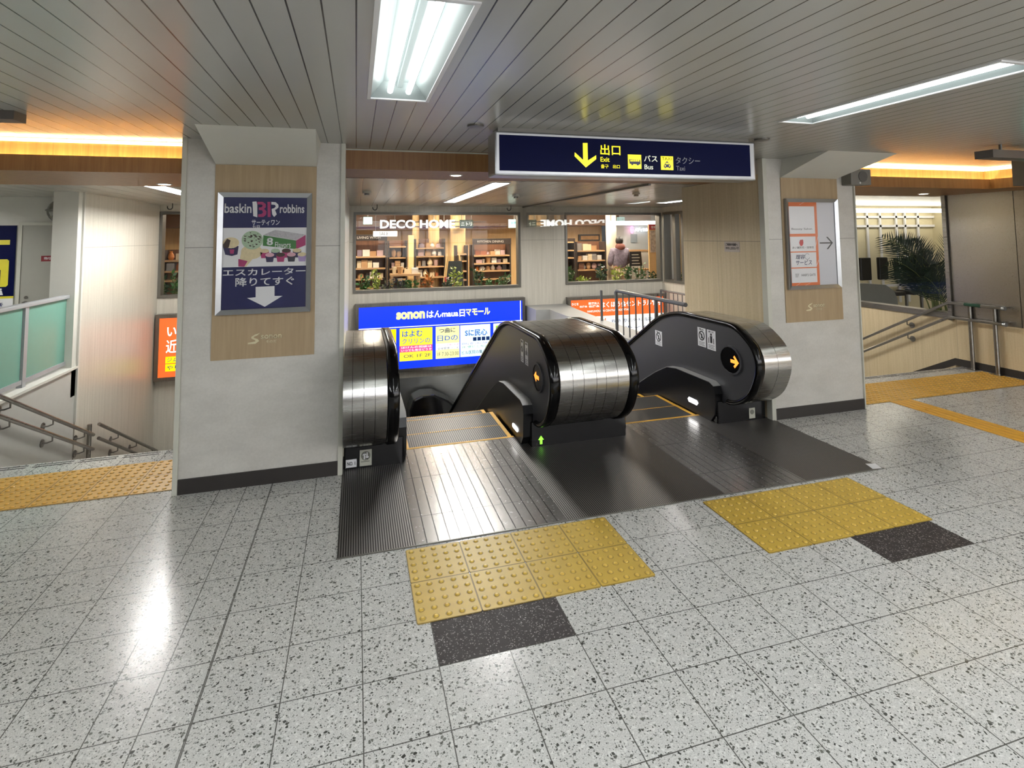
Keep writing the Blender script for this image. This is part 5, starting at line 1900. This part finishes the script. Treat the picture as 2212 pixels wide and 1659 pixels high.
x0, x1, zs, y = shelf_unit('dark wooden shelf with goods at the left of the shop window', 762, 836, (554, 579, 602, 622), 8.8, 520, 'LIVING WASH')
fill(0, x0, x1, y, zs[0], 0.26, ['box', 'frame', 'box', 'jar'], 'the top board of the left shop shelf', 21)
fill(1, x0, x1, y, zs[1], 0.20, ['box', 'towel', 'box'], 'the second board of the left shop shelf', 22)
fill(2, x0, x1, y, zs[2], 0.18, ['box', 'jar', 'vase'], 'the third board of the left shop shelf', 23)
x0, x1, zs, y = shelf_unit('dark wooden shelf with goods at the right of the shop window', 1021, 1104, (551, 568, 584, 602), 8.8, 528, 'KITCHEN DINING')
fill(0, x0, x1, y, zs[0], 0.24, ['frame', 'box', 'vase'], 'the top board of the right shop shelf', 31)
fill(1, x0, x1, y, zs[1], 0.13, ['box', 'jar', 'basket'], 'the second board of the right shop shelf', 32)
fill(2, x0, x1, y, zs[2], 0.15, ['box', 'vase', 'jar'], 'the third board of the right shop shelf', 33)
x0, x1, zs, y = shelf_unit('dark shelf with goods in the middle of the shop', 838, 880, (532, 556, 580, 603), 9.2, 520, None)
fill(0, x0, x1, y, zs[1], 0.2, ['towel', 'cushion'], 'the upper board of the middle shop shelf', 41)
fill(0, x0, x1, y, zs[2], 0.22, ['towel', 'bag'], 'the lower board of the middle shop shelf', 42)
x0, x1, zs, y = shelf_unit('dark rack with baskets behind the pine post', 896, 962, (535, 553, 575, 598), 9.5, 516, None)
for k in range(3):
    fill(k, x0, x1, y, zs[k + 1], 0.24, ['basket', 'frame', 'bag', 'vase'], ['the top board', 'the middle board', 'the bottom board'][k] + ' of the rack behind the pine post', 51 + k)
fill(3, x0, x1, y, zs[0], 0.16, ['jar', 'vase'], 'the crown of the rack behind the pine post', 55)
x0, x1, zs, y = shelf_unit('low dark stand with goods left of the right shelf', 985, 1011, (548, 563, 585, 604), 9.0, 530, None)
for k in range(3):
    fill(k, x0, x1, y, zs[k + 1], 0.2, ['box', 'frame', 'jar'], ['the top board', 'the middle board', 'the bottom board'][k] + ' of the low stand', 61 + k)
p, q = at(843, 592, 8.25), at(907, 588, 8.25)
tb = thing('display_table', 'low pale display table with goods before the pine post', 'table', ((p.x + q.x) / 2, 8.25, 0))
MB().box(p.x, q.x, 8.1, 8.45, p.z - 0.04, p.z).build('tabletop', M_SHELF2, tb)
for xx in (p.x + 0.03, q.x - 0.03):
    for yy in (8.13, 8.42):
        MB().box(xx - 0.02, xx + 0.02, yy - 0.02, yy + 0.02, 0, p.z - 0.04).build('leg', M_SHELF2, tb)
fill(0, p.x, q.x, 8.1, p.z, 0.15, ['basket', 'bag', 'jar', 'towel'], 'the low table before the pine post', 66)
# left-window shelf over the stairs
x0, x1, zs, y = shelf_unit('dark shelf seen through the window above the left stairs', 345, 440, (562, 585, 605), 8.2, 540, None)
fill(0, x0, x1, y, zs[0], 0.2, ['frame', 'vase'], 'the shelf above the left stairs', 71)
fill(1, x0, x1, y, zs[1], 0.16, ['box', 'jar'], 'the lower shelf above the left stairs', 72)
# white hanging banner and blackboard easel
c, d = at(806, 511, 8.7), at(858, 499, 8.7)
t = thing('shop_banner', 'white banner with dark lettering above the left shop shelf', 'banner', ((c.x + d.x) / 2, 8.7, c.z))
MB().box(c.x, d.x, 8.69, 8.71, c.z, d.z).build('sheet', emit('lit white banner', 'f4f4f0', 0.9), t)
for xx in (c.x + 0.05, d.x - 0.05):
    MB().tube([(xx, 8.7, d.z), (xx, 8.7, 2.42)], 0.005, 6).build('hanger', M_FRAME, t)
text('lettering', 'SALE', M_PBLACK, Frame((c.x, 8.69, c.z), (1, 0, 0), (0, 0, 1)), 0.12, 0.02, (d.x - c.x) * 0.62, 0.10, 0.002, 0.02, t)
p = at(980, 600, 8.1)
ea = thing('easel_board', 'dark slatted easel board with a red and white card', 'easel', (p.x, 8.1, 0))
zt = at(978, 564, 8.1).z
m = MB().prism([(p.x - 0.22, 0.3), (p.x + 0.24, 0.3), (p.x + 0.17, zt), (p.x - 0.10, zt)], 8.1, 8.13, 1)
m.build('board', pbr('slate board', '2e3432', 0.6), ea)
for s_ in (-1, 1):
    MB().tube([(p.x + s_ * 0.3, 8.14, 0), (p.x + s_ * 0.12, 8.14, zt + 0.15)], 0.016, 8).build('leg', pbr('pale pine', 'e0bd83', 0.5), ea)
c, d = at(960, 618, 8.08), at(982, 598, 8.08)
MB().box(c.x, d.x, 8.07, 8.08, c.z, d.z).build('card', pbr('card red', 'b8342c', 0.5), ea)
text('lettering', '花', M_PWHITE, Frame((c.x, 8.07, c.z), (1, 0, 0), (0, 0, 1)), 0.03, 0.03, 0.2, 0.18, 0.001, 0.02, ea)

# second window: counter with goods, wall cabinet, clinic
x0, x1, zs, y = shelf_unit('dark shelf with white goods at the left of the right shop window', 1222, 1243, (522, 540, 556), 9.0, 515, None)
for k in range(3):
    fill(k, x0, x1, y, zs[k], 0.17, ['cushion', 'jar', 'towel'], ['the top board', 'the middle board', 'the bottom board'][k] + ' of the shelf left in the right window', 81 + k)
x0, x1, zs, y = shelf_unit('brown cabinet with folded fabrics left of the white column', 1245, 1310, (541, 562, 582), 9.3, 522, None)
fill(0, x0, x1, y, zs[0], 0.2, ['frame', 'box'], 'the top of the fabric cabinet', 91)
fill(1, x0, x1, y, zs[1], 0.24, ['towel', 'bag', 'towel'], 'the upper board of the fabric cabinet', 92)
fill(2, x0, x1, y, zs[2], 0.22, ['cushion', 'towel'], 'the lower board of the fabric cabinet', 93)
c, d = at(1252, 521, 11.4), at(1297, 506, 11.4)
t = thing('framed_picture', 'wide brown framed picture on the wood wall left of the clinic', 'picture', ((c.x + d.x) / 2, 11.4, c.z))
MB().box(c.x, d.x, 11.44, 11.503, c.z, d.z).build('frame', M_SHELF, t)
MB().box(c.x + 0.05, d.x - 0.05, 11.42, 11.44, c.z + 0.04, d.z - 0.04).build('print', pbr('sepia print', 'b98a50', 0.6, var=0.5, scale=8), t)
# clinic
p0, p1 = at(1345, 560, 10.0), at(1402, 560, 10.0)
zc_ = at(1370, 540, 10.0).z
ct = thing('reception_counter', 'white reception counter of the clinic with a wooden top', 'counter', ((p0.x + p1.x) / 2, 10.0, 0))
MB().box(p0.x, p1.x, 10.0, 10.5, 0, zc_ - 0.04).build('body', pbr('counter white', 'd8d4c8', 0.5), ct)
MB().box(p0.x - 0.03, p1.x + 0.03, 9.97, 10.5, zc_ - 0.04, zc_).build('top', M_SHELF2, ct)
c, d = at(1371, 500, 10.9), at(1399, 492, 10.9)
t = thing('clinic_sign', 'glowing white and pink name sign on the clinic wall', 'sign', ((c.x + d.x) / 2, 10.9, c.z))
text('lettering', 'メディカル', emit('lit white letters', 'f0f8ff', 2.5), Frame((0, 10.9, 0), (1, 0, 0), (0, 0, 1)), c.x, c.z, d.x, d.z, 0, 0.03, t, 0.03)
q = at(1365, 496, 10.9)
MB().ball((q.x, 10.9, q.z), 0.09, 12, 8, 0.7, 0.3, 1.2).build('mark', emit('lit pink mark', 'f090c8', 1.6), t, smooth=True)
for k, (a0, b0, a1, b1, lab) in enumerate(((1346, 514, 1353, 533, 'white notice with red heading on the clinic wall'), (1363, 506, 1376, 524, 'pale notice in the middle of the clinic wall'), (1333, 516, 1341, 528, 'small framed notice left on the clinic wall'))):
    c, d = at(a0, b1, 10.95), at(a1, b0, 10.95)
    t = MB().box(c.x, d.x, 10.94, 10.96, c.z, d.z).build('wall_notice', [M_PWHITE, pbr('notice blue grey', 'a8b4ba', 0.5), pbr('notice tan', 'b0a58e', 0.5)][k])
    tag(t, lab, 'notice')
c, d = at(1404, 602, 8.6), at(1424, 484, 8.6)
ps = thing('poster_panel', 'tall clinic poster panel with red heading beside the dark post', 'poster', ((c.x + d.x) / 2, 8.6, 0))
MB().box(c.x, d.x, 8.6, 8.64, 0.0, d.z).build('panel', pbr('panel tan', 'cda873', 0.5), ps)
z1, z2, z3 = at(1414, 545, 8.6).z, at(1414, 498, 8.6).z, at(1414, 486, 8.6).z
MB().box(c.x + 0.03, d.x - 0.03, 8.585, 8.6, z1, z2).build('photo_print', pbr('portrait print', 'a8998a', 0.5, var=0.9, scale=18), ps)
MB().box(c.x, d.x, 8.585, 8.6, z2 + 0.02, d.z).build('heading', pbr('heading red', 'a02834', 0.5), ps)
text('lettering', '整骨院', M_PWHITE, Frame((c.x, 8.585, z2), (1, 0, 0), (0, 0, 1)), 0.06, 0.05, d.x - c.x - 0.06, 0.11, 0.001, 0.0, ps)
c, d = at(1361, 575, 8.9), at(1387, 543, 8.9)
mb_ = thing('menu_board', 'black standing menu board before the clinic counter', 'sign board', ((c.x + d.x) / 2, 8.9, 0))
MB().prism([(c.x, c.z), (d.x, c.z), (d.x - 0.03, d.z), (c.x + 0.01, d.z)], 8.9, 8.93, 1).build('board', M_PBLACK, mb_)
for xx in (c.x + 0.03, d.x - 0.03):
    MB().tube([(xx, 8.92, 0), (xx, 8.92, c.z)], 0.015, 8).build('leg', M_SHELF, mb_)
m = MB()
for k in range(4):
    m.box(c.x + 0.05, d.x - 0.07 - 0.03 * (k % 2), 8.895, 8.9, c.z + 0.05 + 0.07 * k, c.z + 0.07 + 0.07 * k)
m.build('chalk_lines', pbr('chalk', 'b8b4a8', 0.8), mb_)
c = at(1392, 575, 9.3)
stl = thing('stool', 'small pale wooden stool beside the menu board', 'stool', (c.x, 9.3, 0))
MB().box(c.x - 0.12, c.x + 0.12, 9.2, 9.45, 0.86, 0.90).build('seat', M_SHELF2, stl)
for sx_ in (-1, 1):
    for sy_ in (0, 1):
        MB().tube([(c.x + 0.1 * sx_, 9.22 + 0.2 * sy_, 0), (c.x + 0.1 * sx_, 9.22 + 0.2 * sy_, 0.86)], 0.012, 6).build('leg', M_SHELF2, stl)
# right of the corner: pale wood post and dark lift shaft glass
c = at(1468, 540, 8.0)
t = MB().box(c.x - 0.1, c.x + 0.1, 8.0, 8.1, 0, 2.42).build('display_post', M_SWOOD)
tag(t, 'warm wood post behind the narrow side window', 'post')

# planting along the window ledge
rnd = random.Random(17)


def bush(px, py, wpx, hpx, y, mi, label, seed, leaf=0.05, group=None):
    r = random.Random(seed)
    base = at(px, py, y)
    A, B = at(px - wpx / 2, py, y), at(px + wpx / 2, py - hpx, y)
    w, h_ = (B.x - A.x), (B.z - A.z)
    zb = 0.70
    t = thing('leafy_plant', label, 'plant', (base.x, y, zb), group)
    h_ = max(B.z - zb, 0.12)
    st_ = MB()
    lf = MB()
    for k in range(7):
        a, b_ = r.uniform(-1, 1), r.uniform(-1, 1)
        top = Vector((base.x + a * w * 0.4, y + b_ * 0.08, zb + h_ * r.uniform(0.6, 1.0)))
        st_.tube([(base.x + a * w * 0.15, y, zb), tuple(top)], 0.006, 5)
        for s_ in range(9):
            tt = r.uniform(0.2, 1.0)
            p_ = Vector((base.x + a * w * (0.15 + 0.25 * tt), y + b_ * 0.08 * tt, zb + (top.z - zb) * tt))
            d = Vector((r.uniform(-1, 1), r.uniform(-1, 1), r.uniform(-0.3, 0.9))).normalized()
            sd = d.cross(Vector((r.uniform(-1, 1), r.uniform(-1, 1), r.uniform(-1, 1)))).normalized()
            L_ = leaf * r.uniform(0.8, 1.7)
            lf.add([p_, p_ + d * L_ * 0.5 + sd * L_ * 0.28, p_ + d * L_ * 1.1, p_ + d * L_ * 0.5 - sd * L_ * 0.28], [(0, 1, 2, 3)])
    st_.build('stem', M_STEM, t)
    lf.build('foliage', M_LEAF[mi], t)


plants = [(790, 628, 40, 34, 0, 'bushy green plant at the left end of the shop window ledge'), (812, 627, 30, 48, 2, 'yellow green plant second from left on the shop window ledge'), (838, 627, 34, 24, 3, 'low dark purple plant on the ledge left of the orange leaves'),
          (862, 625, 36, 26, 3, 'second low dark plant on the ledge left of the orange leaves'), (888, 625, 34, 22, 0, 'low green plant before the pine post'), (962, 622, 26, 20, 1, 'dark green plant under the easel card'),
          (984, 621, 34, 50, 2, 'tall bright yellow green plant before the easel'), (1032, 621, 34, 42, 1, 'dark bushy plant before the low stand'), (1062, 620, 26, 18, 0, 'low green plant before the right shelf'), (1088, 619, 36, 28, 0, 'spreading plant at the right end of the left window ledge')]
for k, (px, py, wpx, hpx, mi, lab) in enumerate(plants):
    bush(px, py, wpx, hpx, 7.38, mi, lab, 100 + k, 0.06)
M_LEAF.append(pbr('leaf orange', 'b8702a', 0.5, var=0.3, scale=30))
bush(925, 625, 44, 34, 7.38, 4, 'orange leaved plant in the middle of the window ledge', 120, 0.07)
plants2 = [(1232, 612, 24, 40, 0, 'green plant at the left end of the right window ledge'), (1262, 612, 30, 16, 2, 'low pale plant second from left on the right ledge'), (1304, 611, 36, 48, 1, 'dark round bush in the middle of the right window ledge'),
           (1334, 610, 26, 38, 2, 'yellow leaved plant before the standing person'), (1358, 609, 30, 40, 0, 'spiky green plant right of the person'), (1383, 609, 34, 40, 0, 'glossy green plant under the menu board'), (1415, 608, 34, 20, 1, 'low dark plant at the right corner of the ledge')]
for k, (px, py, wpx, hpx, mi, lab) in enumerate(plants2):
    bush(px, py, wpx, hpx, 7.38, mi, lab, 140 + k, 0.06)
bush(352, 642, 26, 46, 7.38, 1, 'dark leafy plant left in the window above the stairs', 160, 0.06)
bush(378, 642, 30, 58, 7.38, 0, 'tall green plant in the window above the left stairs', 161, 0.06)
bush(1470, 600, 20, 22, 7.38, 0, 'small green plant behind the narrow side window', 162, 0.05)

# ------------------------------------------------------------------ person seen from behind
P = at(1338, 540, 9.2)
per = thing('person', 'person from behind in patterned grey jacket with reddish hood before the clinic', 'person', (P.x, 9.2, 0))


def skin(name, verts, edges, radii, mat, parent, sub=2):
    me = bpy.data.meshes.new(name)
    off = Vector(parent.location)
    me.from_pydata([tuple(Vector(v) - off) for v in verts], edges, [])
    o = bpy.data.objects.new(name, me)
    COL.objects.link(o)
    o.parent = parent
    sk = o.modifiers.new('skin', 'SKIN')
    for i, r_ in enumerate(radii):
        me.skin_vertices[0].data[i].radius = r_ if isinstance(r_, tuple) else (r_, r_)
    me.skin_vertices[0].data[0].use_root = True
    sb_ = o.modifiers.new('sub', 'SUBSURF')
    sb_.levels = sub
    sb_.render_levels = sub
    bpy.context.view_layer.update()
    dg = bpy.context.evaluated_depsgraph_get()
    m2 = bpy.data.meshes.new_from_object(o.evaluated_get(dg))
    o.modifiers.clear()
    o.data = m2
    m2.materials.clear()
    m2.materials.append(mat)
    for p_ in m2.polygons:
        p_.use_smooth = True
    return o


x, y = P.x, 9.2
M_SKIN = pbr('skin', 'c9987a', 0.6)
V_ = [(x, y, 0.92), (x, y, 1.12), (x, y, 1.32), (x, y, 1.42), (x, y, 1.50), (x, y + 0.01, 1.57), (x, y + 0.01, 1.64),
      (x - 0.17, y, 1.36), (x - 0.23, y + 0.03, 1.10), (x - 0.16, y + 0.16, 0.98), (x + 0.17, y, 1.36), (x + 0.23, y + 0.03, 1.10), (x + 0.16, y + 0.16, 0.98),
      (x - 0.09, y, 0.86), (x - 0.095, y, 0.48), (x - 0.095, y + 0.02, 0.09), (x - 0.095, y + 0.14, 0.04), (x + 0.09, y, 0.86), (x + 0.095, y, 0.48), (x + 0.095, y + 0.02, 0.09), (x + 0.095, y + 0.14, 0.04)]
E_ = [(0, 1), (1, 2), (2, 3), (3, 4), (4, 5), (5, 6), (2, 7), (7, 8), (8, 9), (2, 10), (10, 11), (11, 12), (0, 13), (13, 14), (14, 15), (15, 16), (0, 17), (17, 18), (18, 19), (19, 20)]
R_ = [(0.15, 0.11), (0.14, 0.10), (0.15, 0.10), 0.06, 0.055, 0.085, 0.07, 0.06, 0.05, 0.035, 0.06, 0.05, 0.035, 0.09, 0.065, 0.045, 0.035, 0.09, 0.065, 0.045, 0.035]
body = skin('body', V_, E_, R_, M_SKIN, per)
skin('trousers', [(x, y, 0.90), (x - 0.09, y, 0.84), (x - 0.095, y, 0.48), (x - 0.095, y + 0.02, 0.12), (x + 0.09, y, 0.84), (x + 0.095, y, 0.48), (x + 0.095, y + 0.02, 0.12)],
     [(0, 1), (1, 2), (2, 3), (0, 4), (4, 5), (5, 6)], [(0.165, 0.13), 0.105, 0.085, 0.075, 0.105, 0.085, 0.075], pbr('beige trousers', 'b49c84', 0.8), per)
skin('jacket', [(x, y, 0.90), (x, y, 1.12), (x, y, 1.34), (x, y, 1.42), (x - 0.18, y, 1.36), (x - 0.24, y + 0.03, 1.10), (x - 0.19, y + 0.12, 1.01), (x + 0.18, y, 1.36), (x + 0.24, y + 0.03, 1.10), (x + 0.19, y + 0.12, 1.01)],
     [(0, 1), (1, 2), (2, 3), (2, 4), (4, 5), (5, 6), (2, 7), (7, 8), (8, 9)], [(0.20, 0.15), (0.19, 0.14), (0.18, 0.13), 0.09, 0.085, 0.075, 0.06, 0.085, 0.075, 0.06], pbr('patterned grey jacket', '7c7280', 0.8, var=0.7, scale=22), per)
MB().ball((x, y - 0.05, 1.45), 0.12, 14, 10, 1.1, 0.7, 0.75).build('hood', pbr('reddish hood', '7c4a40', 0.8, var=0.3), per, smooth=True)
MB().ball((x, y - 0.005, 1.595), 0.098, 16, 12, 0.92, 1.05, 1.1, -0.6).build('hair', pbr('dark hair', '16120f', 0.5), per, smooth=True)

# ------------------------------------------------------------------ shop front behind the viewer (seen in reflections)
sf = thing('shop_facade', 'bright convenience shop front facing the escalators, behind the viewer', 'shop front', (5, YB, 0))
MB().box(0.8, 9.5, YB + 0.02, YB + 0.06, 0.9, 2.0).build('lit_window', M_LAMP_SHOP, sf)
m = MB()
for k in range(9):
    m.box(0.8 + k, 0.84 + k, YB + 0.05, YB + 0.09, 0.9, 2.0)
m.box(0.8, 9.5, YB + 0.05, YB + 0.09, 1.45, 1.48)
m.build('mullion', M_FRAME, sf)
MB().box(-0.3, 12.9, YB + 0.02, YB + 0.3, 2.05, 2.42).build('fascia', emit('fascia white', (0.95, 0.97, 1.0), 4.0), sf)
MB().box(-0.3, 12.9, YB + 0.3, YB + 0.31, 2.10, 2.17).build('fascia_stripe', emit('fascia violet', (0.30, 0.30, 0.9), 3.0), sf)
m = MB()
for k in range(13):
    m.box(k, k + 0.03, YB + 0.3, YB + 0.312, 2.05, 2.42)
m.build('fascia_joint', M_FRAME, sf)
MB().box(9.6, 12.9, YB + 0.02, YB + 0.06, 0.9, 2.0).build('lit_window', M_LAMP_SHOP, sf)
fq = Frame((12.8, YB + 0.31, 2.2), (-1, 0, 0), (0, 0, 1))
text('lettering', 'LAWSON', emit('fascia violet', (0.30, 0.30, 0.9), 3.0), fq, 0.2, 0.01, 1.7, 0.17, 0.002, 0.02, sf)
